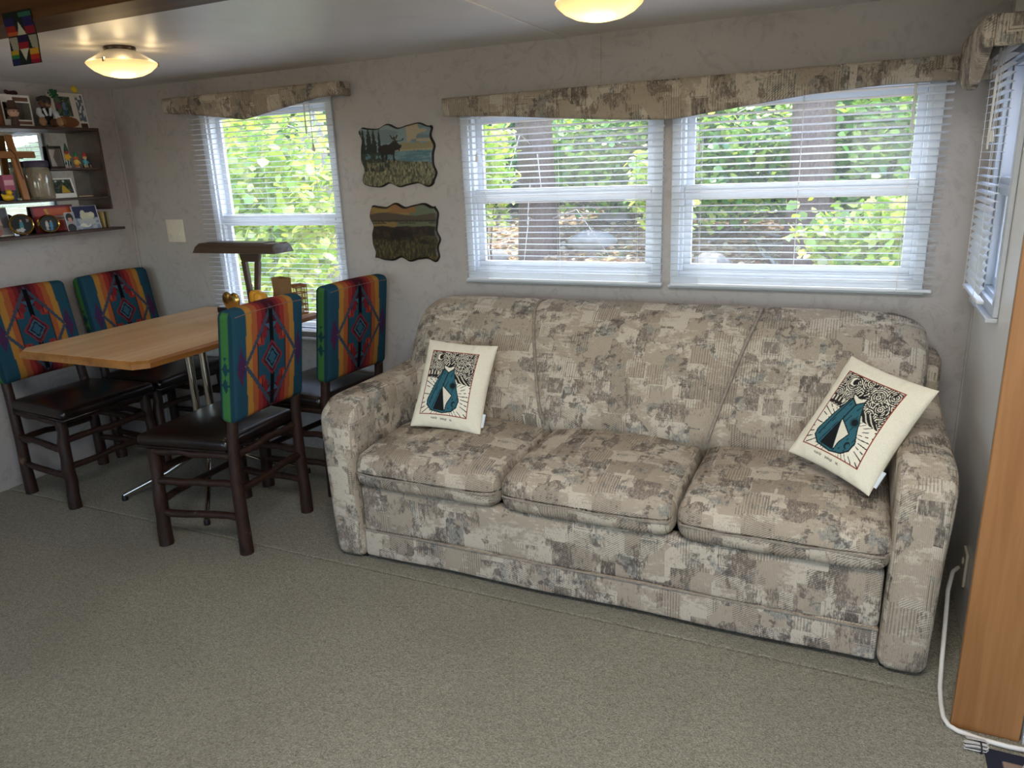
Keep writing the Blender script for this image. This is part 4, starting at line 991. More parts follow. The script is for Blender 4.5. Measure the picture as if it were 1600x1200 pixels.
for k in range(40): gb.blob((grd.gauss(0, .007), grd.gauss(0, .007), grd.gauss(0, .008)), .006, 6)
go = gb.build('green_pompom', simple('green_wool', '#235c35', .9)); go.location = (XL + .052, gp[1], gp[2]); tag(go, 'fluffy green pompom on the cream photo frame by the bear', 'pompom', KEEP)
card('photo_strip', 'narrow white edged strip of bird photos leaning on the wall', 'photo', 122, 139, 140, 195, .022, zt, lambda p: (p.rect(.08, .2, .92, .97, '#65727c'), p.speck((p.v > .2) & (p.u > .1) & (p.u < .9), '#d9d6cc', 9, 14, .66), p.rect(.08, .0, .92, .16, '#4a342a')), -5, .004)

# --- middle board
zm = ZMD
cr_m = wood('cross_wood', '#a9743f', '#8a5528', .5, 'Z')
cy_, _ = span(30, 50, 310, XL + .07)
cross = empty('wooden_cross', (XL + .075, cy_ - .0, zm + .001), R_(90), 'pale wooden cross leaning in front of the mirror', 'cross', KEEP)
MB().box((-.017, -.009, .0), (.017, .009, .318)).build('upright', cr_m, cross, bev=.003); MB().box((-.105, -.011, .205), (.105, -.001, .238)).build('crossbar', wood('cross_wood_bar', '#a9743f', '#8a5528', .5, 'X'), cross, bev=.003)
MB().tube([(-.02, -.013, .25), (0, -.0135, .22), (.004, -.0105, .16), (.008, -.0105, .10)], .002, 5).build('leather_thong', M['black'], cross)
cross.rotation_euler = (R_(-7), R_(0), R_(90))
jy, jw = span(43, 86, 308, XL + .06)
jr = jw / 2 * .92
jar = empty('lidded_jar', (XL + .070, jy, zm + .001), 0, 'large clear jar with a purple lid and paper inside, beside the cross', 'jar', KEEP)
jr = .060
MB().lathe([(0, 0), (jr * .92, 0), (jr, .01), (jr, .13), (jr * .85, .152), (jr * .8, .158), (jr * .76, .158), (jr * .81, .15), (jr * .95, .128), (jr * .95, .012), (0, .006)], 28).build('glass', M['dusty_jar'], jar, sm=50)
MB().lathe([(0, .19), (jr * .85, .19), (jr * .92, .185), (jr * .92, .16), (jr * .86, .159), (0, .159)], 28).build('lid', simple('purple_lid', '#3a3048', .5), jar, sm=40)
MB().box((-.02, -.025, .012), (.02, .03, .12)).build('paper_bundle', simple('old_paper', '#a89a80', .9), jar, bev=.004)
def polaroid(p): p.rect(.06, .22, .94, .94, '#2b342c'); p.speck((p.v > .22) & (p.v < .94) & (p.u > .06) & (p.u < .94), '#46513f', 14, 14, .6); p.poly([(.42, .24), (.80, .26), (.60, .62), (.52, .66)], '#b08f2e'); p.ell(.3, .85, .05, .05, '#b8b8b0'); p.ell(.62, .84, .05, .06, '#b8b8b0')
card('instant_photo', 'white bordered instant photo with a yellow tent shape', 'photo', 84, 121, 276, 308, .075, zm, polaroid, -14, .003, '#e4e1da', n=50)
py0 = at(122, 303, XL + .08)[1]
pc = MB().tube([(0, 0, 0), (0, .075, 0), (0, .088, 0)], [.0035, .0035, .0008], 8).build('pencil', simple('pencil_wood', '#b59a78', .6)); pc.location = (XL + .084, py0 + .002, zm + .0047); tag(pc, 'pale pencil lying along the edge of the middle board', 'pencil', KEEP)
pinkm = simple('pink_card', '#a8506a', .6)
yk, wk = span(10, 27, 312, XL + .05)
pk = empty('small_box', (XL + .04, yk, zm + .001), R_(90), 'small pink and navy printed box behind the rubber duck', 'box', KEEP)
MB().box((-wk / 2, -.016, 0), (wk / 2, .016, .05)).build('lower_half', simple('navy_card', '#2b2b4a', .6), pk, bev=.001); MB().box((-wk / 2, -.016, .05), (wk / 2, .016, .125)).build('upper_half', pinkm, pk, bev=.001); MB().box((-wk / 2 + .004, -.0165, .075), (wk / 2 - .004, -.016, .10)).build('printed_band', simple('pale_print', '#d9a0a8', .6), pk)
duckm = simple('duck_yellow', '#e0b21c', .4, var=.05); ob_ = simple('duck_bill', '#d0781c', .4)
dy, _ = span(5, 27, 315, XL + .09)
dk = empty('rubber_duck', (XL + .083, dy, zm + .001), R_(0), 'yellow rubber duck on the middle board below the cross', 'rubber duck', KEEP)
MB().blob((0, 0, .017), (.019, .028, .017), 16).build('body', duckm, dk, sm=60); MB().blob((0, .008, .042), (.014, .015, .014), 14).build('head', duckm, dk, sm=60)
MB().blob((0, .024, .040), (.007, .007, .003), 8).build('bill', ob_, dk, sm=60); MB().tube([(0, -.02, .022), (0, -.031, .034)], [.010, .003], 8).build('tail', duckm, dk, sm=60)
for s in (-1, 1): MB().blob((s * .0125, .014, .046), .0022, 6).build('eye', M['black'], dk)
# --- small side board: three bright little figures and a dark frame
zs = ZSM
def darkframe(p): p.rect(.06, .08, .94, .9, '#6f6763'); p.poly([(.08, .1), (.45, .1), (.30, .5), (.55, .85), (.08, .85)], '#b3a7a2')
card('framed_photo', 'dark framed grey photo on the small side board', 'photo frame', 79, 101, 221, 256, .03, zs, darkframe, -5, .006, '#2b2627', hk=1.0)
cols = [('#9a3020', '#d0a02a', '#1f4a30'), ('#c0582a', '#d8b04a', '#2a7a4a'), ('#c9a878', '#4a9aa8', '#b03a2a')]
fx = [(106, .085, 'small red and gold figure with a tall green hat and thin white legs', 1), (119, .07, 'small orange figure with a green hat between two brighter figures', 0), (133, .075, 'small figure with a turquoise body and red cheeks on the side board', 0)]
for (pxx, dx, lb, tall), (c1, c2, c3) in zip(fx, cols):
    g = empty('toy_figurine', (XL + .075, at(pxx, 250, XL + .075)[1], zs + .001), R_(90), lb, 'figurine', KEEP)
    a, b, c = (simple('toy_' + q, q, .5) for q in (c1, c2, c3)); s = 1.0
    lgm = simple('toy_leg_white', '#d8d4cc', .5)
    z0 = .040 if tall else .012
    for k in (-1, 1):
        lg = MB().tube([(k * .006, 0, .003), (k * .006, 0, z0 + .006)], .002 if tall else .005, 8).build('leg', lgm if tall else a, g); MB().blob((k * .006, -.004, .003), (.004, .007, .003), 8).build('shoe', lgm, lg)
    MB().blob((0, 0, z0 + .016), (.014, .010, .018), 12).build('body', b, g, sm=60); MB().blob((0, 0, z0 + .040), (.012, .011, .011), 12).build('head', a, g, sm=60)
    MB().lathe([(.012, 0), (.009, .012), (.002, .038 if tall else .024), (0, .040 if tall else .025)], 12, (0, 0, z0 + .046)).build('hat', c, g, sm=60)
    for k in (-1, 1): MB().tube([(k * .012, 0, z0 + .024), (k * .017, -.006, z0 + .010)], [.004, .003], 6).build('arm', b, g, sm=60)
tg = slab('paper_tag', .026, .016, .002, lambda p: p.rect(.1, .4, .8, .55, '#9a9a98'), M['print'], None, 8, 8); stand(tg, XL + .04, at(141, 230, XL + .05)[1], zs + .0015, 90, -4); tag(tg, 'little white paper tag beside the turquoise figure', 'tag', KEEP)

# --- bottom board
zb = ZBT
def p1(p): p.rect(.03, .03, .97, .97, '#8e8d90'); p.rect(.45, .3, .97, .97, '#5d5f66'); person(p, .45, .62, .5, '#c9b7b3', legs='#a58a86'); p.ell(.2, .15, .2, .14, '#a56a5c')
card('snapshot', 'faded snapshot of a person in white at the end of the bottom board', 'photo', -6, 22, 322, 368, .03, zb, p1, -9, .003)
def oval(label, px0, px1, py0, py1, dx, painter, ly):
    X = XL + dx; y, wd = span(px0, px1, py1, X); h = hgt((px0 + px1) / 2, py0, py1, X) * 1.02; rx, rz_ = wd * .46, h / 2
    r = empty('oval_frame', (X, y, zb + .001), R_(ly), label, 'photo frame', KEEP)
    n = 40
    def el(k, y_): return [(rx * k * math.cos(a), y_, rz_ + rz_ * k * math.sin(a)) for a in np.linspace(0, 2 * PI, n, endpoint=False)]
    MB().loft([el(.99, .014), el(1.0, .004), el(1.0, -.002), el(.93, -.008), el(.83, -.004), el(.82, .002)], caps=False).build('rim', M['brass'], r, sm=60)
    P, f, u, v = grid_mesh(lambda a, b: np.stack([rx * .88 * (b) * np.cos(a * 2 * PI), np.full_like(a, .0), rz_ + rz_ * .88 * b * np.sin(a * 2 * PI)], 1), 40, 22)
    pp = Paint(P[:, 0] / (2 * rx) + .5, P[:, 2] / (2 * rz_), '#1f2426'); painter(pp)
    me = bpy.data.meshes.new('photo'); me.from_pydata([tuple(q) for q in P], [], f); me.update(); set_col(me, pp.c); mkobj('photo', me, M['print'], r)
    MB().loft([el(.90, .003), el(.99, .013)]).build('backing', M['black'], r, sm=60)
    MB().box((-.012, .01, .0), (.012, .028, .006)).build('strut_foot', M['black'], r); MB().prism([(.012, rz_ * 1.2), (.016, rz_ * 1.2), (.034, .0), (.028, .0)], -.008, .008, 'YZ').build('easel_strut', M['black'], r)
    return r
oval('gold oval frame with a person in teal, near the faded snapshot', 18, 56, 332, 365, .07, lambda p: (person(p, .48, .62, .55, '#3d7d86', legs='#b7b7b8'), p.ell(.42, .24, .18, .08, '#b7b7b8'), p.rect(.7, .6, .82, .75, '#8a7d74')), 78)
oval('gold oval frame with a couple, in front of the orange poster', 62, 96, 334, 362, .078, lambda p: (person(p, .40, .60, .5, '#b5b2ae', legs='#a5a2a0'), person(p, .60, .58, .52, '#4d83a5', legs='#4a7aa0')), 84)
def poster(p):
    p.rect(.0, .0, 1, 1, '#7a3440'); p.rect(.04, .05, .96, .93, '#a8403c'); p.rect(.36, .62, .96, .9, '#c2603a'); p.poly([(.36, .9), (.28, .9), (.36, .55), (.4, .6)], '#c9963a'); p.rect(.42, .42, .9, .62, '#a79a92'); p.rect(.5, .46, .8, .54, '#7f5f58'); p.rect(.5, .08, .9, .38, '#8a3a36'); p.rect(.72, .1, .9, .34, '#2d3a5a')
card('framed_poster', 'orange and red poster picture standing behind the gold oval frames', 'picture', 57, 122, 320, 361, .032, zb, poster, -6, .008, '#4a2228', n=50)
def portrait(p): p.rect(0, 0, 1, 1, '#8f9394'); p.ell(.45, .72, .38, .24, '#231a1a'); p.ell(.45, .60, .2, .19, '#b58478'); p.ell(.45, .80, .24, .10, '#231a1a'); p.ell(.45, .14, .44, .24, '#1f1a1c')
card('small_portrait', 'small portrait photo of a dark haired person by the blue card', 'photo', 107, 122, 330, 359, .095, zb, portrait, -8, .003, n=36)
def bluecard(p):
    p.rect(.03, .02, .97, .98, '#2c2d52'); p.fill((p.v < .5) & (p.u > .03) & (p.u < .97), '#7f88a0'); p.ell(.55, .55, .28, .16, '#c9c6ae'); p.ell(.4, .66, .1, .16, '#c9c6ae'); p.ell(.72, .62, .12, .1, '#d5d2bc'); p.ell(.5, .3, .34, .16, '#b3b6b0'); p.ell(.38, .16, .22, .09, '#dcdccf'); p.speck(p.v < .45, '#a8b0b8', 10, 10, .6)
card('greeting_card', 'navy greeting card with pale flowers at the end of the bottom board', 'card', 121, 158, 318, 355, .070, zb, bluecard, -12, .003, '#c9cbd2', n=46, rz=84)
for k, (c, wd_) in enumerate((('#b49a62', .012), ('#2d2a2a', .010), ('#8f7a4a', .010))):
    o = empty('small_book', (XL + .045, 2.907 + k * .0125, zb + .001), 0, ('thin gilt book at the board end beside the navy card', 'thin black book between two gilt books on the bottom board', 'thin tarnished gilt book at the end of the bottom board')[k], 'book', KEEP)
    MB().box((-.028, -.005, .0), (.028, -.004, .085)).build('cover', simple('book_' + c, c, .4), o); MB().box((-.028, .004, .0), (.028, .005, .085)).build('cover', bpy.data.materials['book_' + c], o)
    MB().box((-.026, -.004, .002), (.026, .004, .083)).build('pages', mw_, o); MB().box((.028, -.005, 0), (.029, .005, .085)).build('spine', bpy.data.materials['book_' + c], o)

# ------------------------------------------------------------------ woven strip on the header
def strip_fn(a, b):
    x = -2.478 + .135 * a + .010 * b; z = 2.022 - .152 * b
    y = np.where(z > 1.99, 1.654, 1.654 + .003 * np.sin((1.99 - z) * 40)); return np.stack([x, y, z], 1)
P, f, u, v = grid_mesh(strip_fn, 48, 72); v = 1 - v
p = Paint(u, v, '#20241f')
p.rect(0, .60, .35, .9, '#2a2448'); p.rect(0, .62, .35, .74, '#8a2a20'); p.rect(0, .56, .4, .63, '#a8502a'); p.rect(.65, .60, 1, .9, '#2a2448'); p.rect(.65, .56, 1, .7, '#7a2228'); p.rect(.55, .88, 1, .96, '#2f5a44')
p.poly([(.0, .54), (.3, .54), (.3, .28), (.1, .28)], '#8f8873'); p.poly([(.7, .54), (.98, .54), (.98, .28), (.78, .3)], '#8f8873'); p.poly([(.36, .56), (.66, .56), (.5, .80)], '#b0a98f'); p.rect(.32, .30, .66, .55, '#2b1d3c'); p.rect(.32, .30, .66, .42, '#8a1f2a'); p.poly([(.34, .30), (.66, .30), (.5, .08)], '#b0a98f')
p.rect(0, .2, .28, .28, '#a8882a'); p.rect(0, .13, .28, .2, '#2a6a3c'); p.rect(0, 0, .28, .13, '#26264a'); p.rect(.68, .18, 1, .28, '#b5832a'); p.rect(.68, .08, 1, .18, '#a03022'); p.rect(.68, 0, 1, .08, '#7a1a2c')
n = len(P); P2 = P.copy(); P2[:, 1] += .003
k = 73; bd = [i * k for i in range(49)] + [48 * k + j for j in range(1, 73)] + [i * k + 72 for i in range(47, -1, -1)] + [j for j in range(71, 0, -1)]
f = f + [tuple(i + n for i in q[::-1]) for q in f] + [(bd[i], bd[(i + 1) % len(bd)], n + bd[(i + 1) % len(bd)], n + bd[i]) for i in range(len(bd))]
me = bpy.data.meshes.new('woven_strip'); me.from_pydata([tuple(q) for q in np.vstack([P, P2])], [], f); me.update(); set_col(me, np.vstack([p.c, p.c])); smooth(me, 1.0)
tag(mkobj('woven_strip', me, M['wool']), 'woven wool strip with a lozenge pattern hanging from the oak header', 'textile')

# ------------------------------------------------------------------ cable, wires and rug by the oak board
wp = empty('wall_socket', (XR, 2.55, .20), 0, 'grey white wall socket plate low on the wall behind the sofa arm', 'wall socket')
MB().box((-.010, -.035, -.058), (-.0015, .035, .058)).build('plate', M['cream'], wp, bev=.002); MB().blob((-.012, 0, .02), (.004, .012, .012), 12).build('jack', M['cream'], wp)
cb = MB().tube([(.382, 2.545, .195), (.362, 2.50, .20), (.345, 2.42, .175), (.336, 2.32, .11), (.326, 2.22, .05), (.319, 2.14, .014), (.317, 2.07, .0085), (.319, 2.015, .0085), (.329, 1.986, .0085), (.350, 1.972, .0085), (.40, 1.960, .009), (.46, 1.955, .010), (.54, 1.960, .010), (.70, 1.968, .010)], .0065, 10)
tag(cb.build('white_cable', M['cord'], sm=60), 'off white cable dropping behind the sofa arm and along the oak board', 'cable')
def bundle(label, loc, rz, n, ln, rad):
    r = empty('wire_bundle', loc, R_(rz), label, 'wire'); rd = random.Random(int(ln * 1000) + n)
    for k in range(n):
        y, z = rd.uniform(-.011, .011), .003 + rd.uniform(0, .016)
        pts = [(-ln / 2, y, z), (0, y + rd.uniform(-.003, .003), z + .002), (ln / 2 - rad, y, z), (ln / 2, y + .005, z + .004), (ln / 2 - rad, y + .010, z + .006), (-ln / 2 + rad, y + .012, z + .006)]
        MB().tube(pts, .0017, 6).build('strand', M['wires'], r, sm=60)
    MB().tube([(.01, .018 * math.cos(a), .011 + .013 * math.sin(a)) for a in np.linspace(0, 2 * PI, 14, endpoint=False)], .002, 6, closed=True).build('tie', M['black'], r)
    return r
M['wires'] = simple('grey_wire', '#b9b6b2', .4, var=.15)
bundle('folded bundle of thin grey wires at the foot of the oak board', (.385, 1.925, 0), 4, 12, .055, .006)
bundle('coiled bundle of thin grey wires lying on the patterned rug', (.497, 1.86, .007), 70, 14, .08, .01)
def rugfn(a, b): return np.stack([.405 + .5 * a, 1.42 + .515 * b, np.full_like(a, .006) + .0015 * np.sin(a * 40) * 0], 1)
P, f, u, v = grid_mesh(rugfn, 120, 120); p = Paint(u, v, '#2b2c38')
n1 = vnoise(u * 9, v * 14, 3); n2 = vnoise(u * 16, v * 9, 5)
inn = (u > .07) & (v < .93) & (v > .07); p.fill(inn & (n1 > .56), '#8b7768'); p.fill(inn & (n2 > .66), '#5a4238'); p.fill(inn & (np.abs(n1 - .56) < .03), '#1d1d26')
n = len(P); P2 = P.copy(); P2[:, 2] = .0005; k = 121
bd = [i * k for i in range(121)] + [120 * k + j for j in range(1, 121)] + [i * k + 120 for i in range(119, -1, -1)] + [j for j in range(119, 0, -1)]
f = f + [(bd[i], n + i, n + (i + 1) % len(bd), bd[(i + 1) % len(bd)]) for i in range(len(bd))]
me = bpy.data.meshes.new('patterned_rug'); me.from_pydata([tuple(q) for q in np.vstack([P, P2[bd]])], [], f); me.update(); set_col(me, np.vstack([p.c, np.tile(lin('#2b2c38'), (len(bd), 1))]))
tag(mkobj('patterned_rug', me, M['wool']), 'dark blue and tan patterned rug on the carpet before the oak board', 'rug')

# ------------------------------------------------------------------ outdoors: bank, trees, shrubs
def ground_z(x, y):
    t = np.array([3.2, 5, 6.5, 9, 12, 16, 24, 40, 70]); z = np.array([-.75, -.45, -.05, .55, 1.0, 1.55, 3.0, 6.5, 10.0])
    return np.interp(y, t, z) + .10 * np.sin(x * .9 + y * .4) * np.clip((y - 4) / 4, 0, 1)
def earth():
    m = NT('leaf_litter_ground'); v = m.coords(); n1 = m.noise(v, 1.1, 4, .6); n2 = m.noise(v, 14, 5, .7, 1.0); n3 = m.noise(v, 60, 3)
    c = m.ramp(n2, [(.3, '#6b5040'), (.5, '#a98a6c'), (.7, '#d8bd9a')]); c = m.mix(m.ramp(n1, [(.5, 0.0), (.62, .8)]), c, m.ramp(n2, [(.35, '#33431d'), (.65, '#7d8f43')]))
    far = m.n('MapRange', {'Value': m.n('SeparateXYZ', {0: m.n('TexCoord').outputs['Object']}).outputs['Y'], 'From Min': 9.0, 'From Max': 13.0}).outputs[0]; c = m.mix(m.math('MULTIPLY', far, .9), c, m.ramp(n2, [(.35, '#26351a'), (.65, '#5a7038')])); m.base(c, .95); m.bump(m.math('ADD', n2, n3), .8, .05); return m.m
M['earth'] = earth()
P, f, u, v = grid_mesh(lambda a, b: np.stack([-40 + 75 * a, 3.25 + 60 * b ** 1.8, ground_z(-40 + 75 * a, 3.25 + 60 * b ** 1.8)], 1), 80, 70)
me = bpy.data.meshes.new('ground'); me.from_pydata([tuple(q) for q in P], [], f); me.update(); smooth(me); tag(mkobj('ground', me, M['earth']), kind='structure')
def leafmat():
    m = NT('leaf'); at_ = m.n('Attribute', attribute_name='Col').outputs['Color']
    df = m.n('BsdfDiffuse', {'Color': at_}); tr = m.n('BsdfTranslucent', {'Color': m.mix(1.0, at_, (1.0, 1.0, .55, 1), 'MULTIPLY')}); gl = m.n('BsdfGlossy', {'Roughness': .35, 'Color': (1, 1, 1, 1)})
    a = m.n('MixShader', {0: .58, 1: df.outputs[0], 2: tr.outputs[0]}); b = m.n('MixShader', {0: .06, 1: a.outputs[0], 2: gl.outputs[0]})
    m.t.links.new(b.outputs[0], m.out.inputs['Surface']); return m.m
M['leaf'] = leafmat()
def leaves_mesh(name, centers, sizes, cols, up=.45, seed=0, droop=0):
    """a five sided folded blade at each centre"""
    r = np.random.default_rng(seed); n = len(centers)
    nrm = r.normal(size=(n, 3)); nrm[:, 2] = np.abs(nrm[:, 2]) + up * 2; nrm[:, 1] -= .5; nrm /= np.linalg.norm(nrm, axis=1, keepdims=True)
    t = r.normal(size=(n, 3)); t -= nrm * (t * nrm).sum(1, keepdims=True); t /= np.linalg.norm(t, axis=1, keepdims=True); b = np.cross(nrm, t)
    shp = [(-.5, 0, 0), (-.15, .42, .05), (.22, .34, .04), (.55, 0, -.06), (.22, -.34, .04), (-.15, -.42, .05)]
    V = np.stack([centers + sizes[:, None] * (s[0] * t + s[1] * b + s[2] * nrm) for s in shp], 1).reshape(-1, 3)
    k = np.arange(n)[:, None] * 6; Fc = np.concatenate([k + np.array([0, 1, 2, 3]), k + np.array([0, 3, 4, 5])], 0)
    me = bpy.data.meshes.new(name); me.vertices.add(len(V)); me.vertices.foreach_set('co', V.ravel()); nf = len(Fc)
    me.loops.add(nf * 4); me.loops.foreach_set('vertex_index', Fc.ravel().astype(np.int32)); me.polygons.add(nf); me.polygons.foreach_set('loop_start', (np.arange(nf) * 4).astype(np.int32)); me.update(calc_edges=True)
    set_col(me, np.repeat(cols, 6, axis=0)); me.materials.append(M['leaf']); return me
def palette(n, names, seed):
    r = np.random.default_rng(seed); base = np.array([lin(c) for c in names]); k = r.integers(0, len(names), n); return np.clip(base[k] * r.uniform(.75, 1.25, (n, 1)), 0, 1)
FOREST = ['#3a6640', '#4c7a4c', '#335a3a', '#5f8a55', '#2c5035']; GREEN = ['#6b9a45', '#8ab452', '#5a8a45', '#a3c262']; LIME = ['#c3d462', '#a9c752', '#dadf78', '#98bd50', '#e6e39a']; DARK = ['#4d8055', '#5f9460', '#44704c', '#7aa566']  # far forest greens are darkened to stand in for shade
def shrub(name, label, cat, px, py, Y, rx, ry, rz, n, size, cols, seed, trunk=None, group='trees and shrubs beyond the windows', clumps=26):
    """leafy crown around the pixel's sight line at depth Y; stems reach down to the bank"""
    c = pix(px, py, 1, Y); r = np.random.default_rng(seed); gz = float(ground_z(c[0], c[1]))
    root = empty(name, (c[0], c[1], gz), 0, label, cat, group)
    cl = r.normal(size=(clumps, 3)); cl /= np.linalg.norm(cl, axis=1, keepdims=True); cl *= (r.uniform(0, 1, (clumps, 1)) ** .45) * np.array([rx, ry, rz]); which = r.integers(0, clumps, n)
    pts = cl[which] + r.normal(size=(n, 3)) * np.array([rx, ry, rz]) * .20; pts[:, 2] += c[2] - gz
    pts[:, 2] = np.maximum(pts[:, 2], .03)
    mkobj('foliage', leaves_mesh('foliage', pts, size * r.uniform(.6, 1.35, n), palette(n, cols, seed) * (.8 + .4 * r.uniform(size=(clumps, 1)))[which], seed=seed), None, root)
    if trunk:
        rad, mat = trunk; hgt_ = c[2] - gz + rz * .8
        pts_ = [(.02 * math.sin(k * 1.7 + seed), .02 * math.cos(k * 2.1), -.1 + hgt_ * k / 7) for k in range(8)]
        MB().tube(pts_, [rad * (1.25 if k == 0 else 1.05 - .07 * k) for k in range(8)], 14).build('trunk', M[mat], root, sm=60)
        for k in range(5):
            a = r.uniform(0, 6.28); z = hgt_ * r.uniform(.45, .95); l_ = rx * r.uniform(.4, .8); MB().tube([(0, 0, z), (l_ * .5 * math.cos(a), l_ * .5 * math.sin(a), z + l_ * .25), (l_ * math.cos(a), l_ * math.sin(a), z + l_ * .35)], [rad * .28, rad * .18, rad * .06], 7).build('branch', M[mat], root, sm=60)
    else:
        for k in range(6):
            a = r.uniform(0, 6.28); e = cl[r.integers(0, clumps)]; MB().tube([(.1 * math.cos(a), .1 * math.sin(a), -.05), (e[0] * .4, e[1] * .4, (e[2] + c[2] - gz) * .5), (e[0] * .8, e[1] * .8, max(.1, e[2] + c[2] - gz))], [.018, .012, .005], 6).build('stem', M['bark_brown'], root, sm=60)
    return root
def bare_tree(label, px, Y, dia, top, mat, seed, branches=0, blen=.8):
    c = pix(px, 300, 1, Y); gz = float(ground_z(c[0], c[1])); root = empty('tree_trunk', (c[0], c[1], gz), 0, label, 'tree', 'trees and shrubs beyond the windows'); r = random.Random(seed)
    H = top - gz; MB().tube([(.03 * math.sin(k + seed), .03 * math.cos(k * 1.3), -.15 + (H + .15) * k / 9) for k in range(10)], [dia / 2 * (1.35 if k == 0 else 1.06 - .02 * k) * r.uniform(.97, 1.03) for k in range(10)], 18).build('trunk', M[mat], root, sm=60)
    for k in range(branches):
        z = r.uniform(.5, 2.6) - gz * .3; a = r.uniform(-PI, 0.3); l_ = blen * r.uniform(.5, 1.2); p0 = Vector((dia * .4 * math.cos(a), dia * .4 * math.sin(a), z)); p1 = p0 + Vector((l_ * .5 * math.cos(a), l_ * .5 * math.sin(a), r.uniform(0, .2))); p2 = p0 + Vector((l_ * math.cos(a), l_ * math.sin(a), r.uniform(-.5, .1)))
        MB().tube([p0, p1, p2], [.012, .008, .003], 6).build('branch', M['bark_grey'], root, sm=60)
    return root
# trunks
bare_tree('thick brown pine trunk behind the window by the wavy plaques', 836, 8.6, .42, 9, 'bark_brown', 1, 16, 1.0)
bare_tree('brown pine trunk behind the window at the oak board end', 1266, 8.2, .40, 9, 'bark_brown', 2, 2)
bare_tree('pale grey trunk behind the dining window', 502, 7.6, .30, 9, 'bark_grey', 3, 3, .6)
bare_tree('slim pale trunk close behind the thick pine trunk', 862, 9.6, .12, 8, 'bark_grey', 4)
# near maple in the dining window
shrub('maple_sapling', 'bright yellow green maple close outside the dining window', 'tree', 395, 330, 6.2, 1.15, .8, 1.25, 5200, .105, LIME, 11, (.04, 'bark_grey'), clumps=46)
shrub('maple_sapling', 'mid green maple behind the bright one at the dining window', 'tree', 420, 230, 8.6, 1.9, 1.0, 1.6, 5200, .13, GREEN, 12, (.06, 'bark_brown'), clumps=40)
shrub('maple_sapling', 'dark leafy tree filling the back of the dining window view', 'tree', 380, 200, 13, 4.2, 1.6, 3.0, 9000, .18, DARK, 13, (.12, 'bark_brown'), clumps=60)
# middle window
shrub('leafy_bush', 'yellow green bush at the plaque side of the middle window', 'bush', 752, 250, 7.6, .32, .4, .75, 1300, .09, LIME, 21)
shrub('young_tree', 'green young tree between the two pine trunks', 'tree', 960, 235, 9.8, 1.15, .8, .72, 5200, .105, GREEN + LIME[:2], 22, (.05, 'bark_brown'), clumps=40)
shrub('young_tree', 'dark green tree behind the thick pine trunk', 'tree', 820, 215, 12.5, 2.3, 1.2, 1.5, 6000, .18, DARK, 23, (.10, 'bark_brown'), clumps=50)
shrub('leafy_bush', 'bright bush by the frame between the two sofa windows', 'bush', 1036, 285, 7.4, .30, .35, .40, 900, .085, LIME, 24)
# window at the oak board end
shrub('young_tree', 'leafy green tree on the plaque side of the oak end pine trunk', 'tree', 1150, 220, 9.4, .95, .7, .85, 5200, .10, GREEN + LIME[:3], 31, (.05, 'bark_brown'), clumps=40)
shrub('young_tree', 'leafy green tree beyond the oak end pine trunk, towards the side wall', 'tree', 1385, 220, 8.8, 1.0, .7, .85, 5200, .10, GREEN + LIME[:2], 32, (.05, 'bark_brown'), clumps=40)
shrub('young_tree', 'dark tree filling the gap behind the oak end pine trunk', 'tree', 1290, 190, 13, 3.4, 1.4, 2.0, 7500, .19, DARK + GREEN[:2], 33, (.12, 'bark_brown'), clumps=60)
shrub('leafy_bush', 'low lime bush on the bank between oak end trunk and side wall', 'bush', 1370, 375, 7.4, .60, .5, .38, 1900, .085, LIME, 34)
shrub('leafy_bush', 'low green bush on the bank beside the slope litter', 'bush', 1120, 335, 10.5, 1.0, .6, .35, 1500, .10, GREEN + LIME[:2], 35)
# undergrowth along the top of the bank
for k, (px, py, Y, rx, rz, cl) in enumerate([(770, 275, 11.2, .9, .55, GREEN), (930, 280, 11.6, 1.0, .55, DARK), (1060, 270, 11.0, .9, .6, GREEN), (1215, 285, 11.4, .9, .5, DARK), (1340, 285, 10.8, .8, .5, GREEN), (1435, 240, 10.4, .8, .9, DARK + GREEN[:2]), (300, 300, 9.5, 1.0, 1.0, GREEN)]):
    shrub('undergrowth_bush', ['green undergrowth bush on the dining side of the thick pine trunk', 'dark undergrowth bush on the oak end side of the thick pine trunk', 'green undergrowth bush behind the frame between the sofa windows', 'dark undergrowth bush on the plaque side of the oak end pine trunk', 'green undergrowth bush between oak end pine trunk and side wall', 'dark tall undergrowth bush at the oak end of the bank', 'green undergrowth bush at the corner side of the dining window'][k], 'bush', px, py, Y, rx, .6, rz, 2200, .12, cl, 90 + k)
# tall wood farther up the slope
for k, (px, Y, rx, rz, py, cl) in enumerate([(150, 17, 4.5, 4.5, 150, FOREST), (600, 18, 5, 5.0, 140, FOREST + GREEN[:1]), (930, 20, 5.5, 5.0, 120, FOREST), (1180, 19, 5, 5, 110, FOREST + GREEN[:1]), (1480, 18, 5, 5, 120, FOREST), (760, 26, 7, 7, 60, FOREST), (1330, 27, 8, 8, 40, FOREST), (330, 26, 8, 8, 60, FOREST)]):
    shrub('forest_tree', ['tall dark tree up the slope, beyond the corner', 'tall mixed green tree up the slope behind the plaques wall', 'tall dark tree up the slope over the sofa middle', 'tall mixed green tree up the slope over the oak end seat', 'tall dark tree up the slope past the side wall', 'far dark tree high on the slope above the middle window', 'far dark tree high on the slope above the oak end window', 'far dark tree high on the slope above the dining window'][k], 'tree', px, py, Y, rx, 2.0, rz, 9000, .24, cl, 50 + k, (.16, 'bark_brown'), clumps=110)
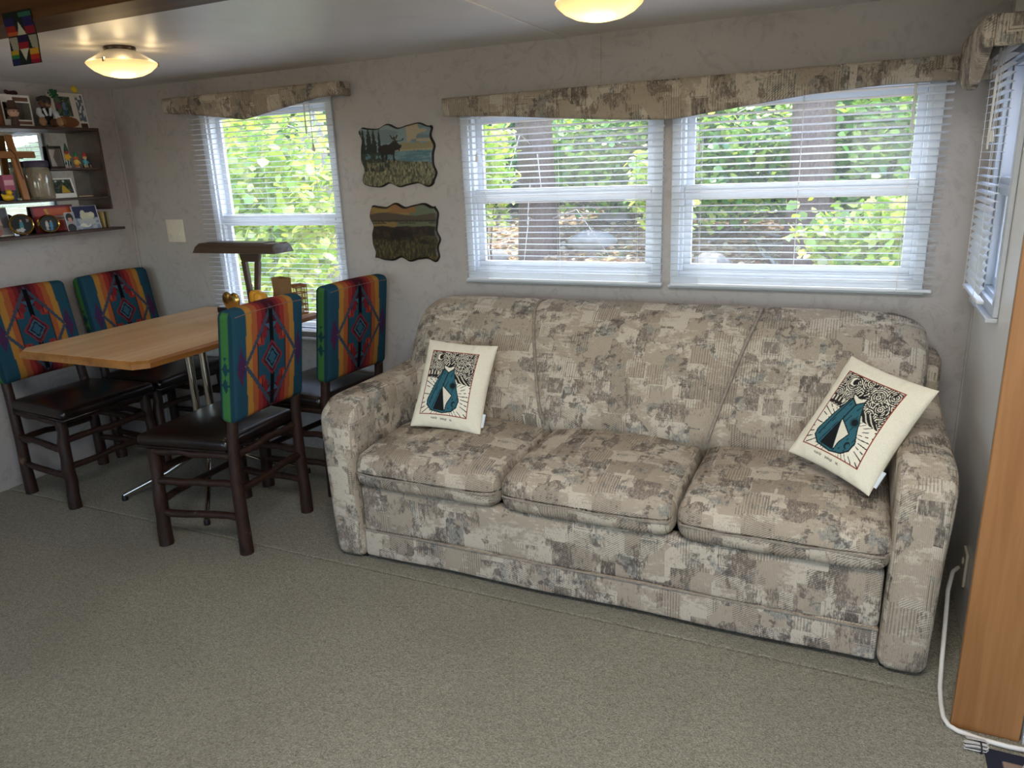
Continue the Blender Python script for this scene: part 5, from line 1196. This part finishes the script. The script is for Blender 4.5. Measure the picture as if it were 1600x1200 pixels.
# litter on the bank, one spread of dead leaves nobody could count
nl = 9000; lx = rng.uniform(-5, 3.5, nl); ly = 4.6 + 9 * rng.uniform(0, 1, nl) ** 1.3
me = leaves_mesh('dead_leaves', np.stack([lx, ly, ground_z(lx, ly) + .02], 1), rng.uniform(.05, .12, nl), palette(nl, ['#dbbd9a', '#b98f6c', '#ecd9bd', '#97704f', '#cda67f'], 77), up=1.5, seed=77)
tag(mkobj('dead_leaves', me), 'tan dead leaves strewn over the bank outside', 'leaves', kind='stuff')
# stones and fallen branches on the bank
stone = simple('stone', '#8d867e', .9, var=.2, scale=8, bump=.5)
for k, (px, py, s, lb) in enumerate([(925, 385, .30, 'large pale stone on the bank on the oak end side of the thick pine trunk'), (770, 410, .26, 'pale stone on the bank on the dining side of the thick pine trunk'), (1110, 420, .28, 'pale stone low on the bank by the oak end window'), (960, 345, .22, 'small pale stone higher on the bank, middle window')]):
    best = min(np.linspace(4.5, 14, 200), key=lambda Y: abs(pix(px, py, 1, Y)[2] - ground_z(pix(px, py, 1, Y)[0], Y))); c = pix(px, py, 1, best)
    rk = MB().blob((0, 0, 0), (s, s * .7, s * .5), 14); r = random.Random(k); rk.v = [(x * r.uniform(.85, 1.12), y * r.uniform(.85, 1.12), z * r.uniform(.8, 1.1)) for x, y, z in rk.v]
    o = rk.build('bank_stone', stone, sm=40); o.location = (c[0], c[1], float(ground_z(c[0], c[1])) + s * .15); o.rotation_euler = (0, 0, k); tag(o, lb, 'stone', 'stones on the bank')
for k in range(9):
    x = rng.uniform(-2.4, -.2); y = rng.uniform(6.0, 9.5); a = rng.uniform(0, 3.1); l_ = rng.uniform(.6, 1.3); pts = []
    for t in np.linspace(-.5, .5, 6): X, Y = x + l_ * t * math.cos(a), y + l_ * t * math.sin(a); pts.append((X, Y, float(ground_z(X, Y)) + .03 + .04 * math.sin(t * 9 + k)))
    o = MB().tube(pts, [.02, .019, .017, .014, .010, .005], 7).build('fallen_branch', M['bark_grey'], sm=60); tag(o, 'pale fallen branch lying on the leaf litter bank', 'branch', 'fallen branches on the bank')
# white garden chair far up the bank
Yg = 12.5; c = pix(1172, 345, 1, Yg); gz = float(ground_z(c[0], Yg)); gc = empty('garden_chair', (c[0], Yg, gz), R_(20), 'white slatted garden chair on the bank behind the oak end window', 'chair')
for s in (-1, 1):
    for y in (-.2, .2): MB().box((s * .22 - .02, y - .02, -.1), (s * .22 + .02, y + .02, .42 if y < 0 else .85)).build('leg', M['white'], gc)
    MB().box((s * .22 - .03, -.24, .58), (s * .22 + .03, .22, .62)).build('armrest', M['white'], gc)
MB().box((-.24, -.22, .38), (.24, .22, .42)).build('seat', M['white'], gc)
for k in range(4): MB().box((-.16 + k * .09, .19, .44), (-.10 + k * .09, .22, .86)).build('back_slat', M['white'], gc)
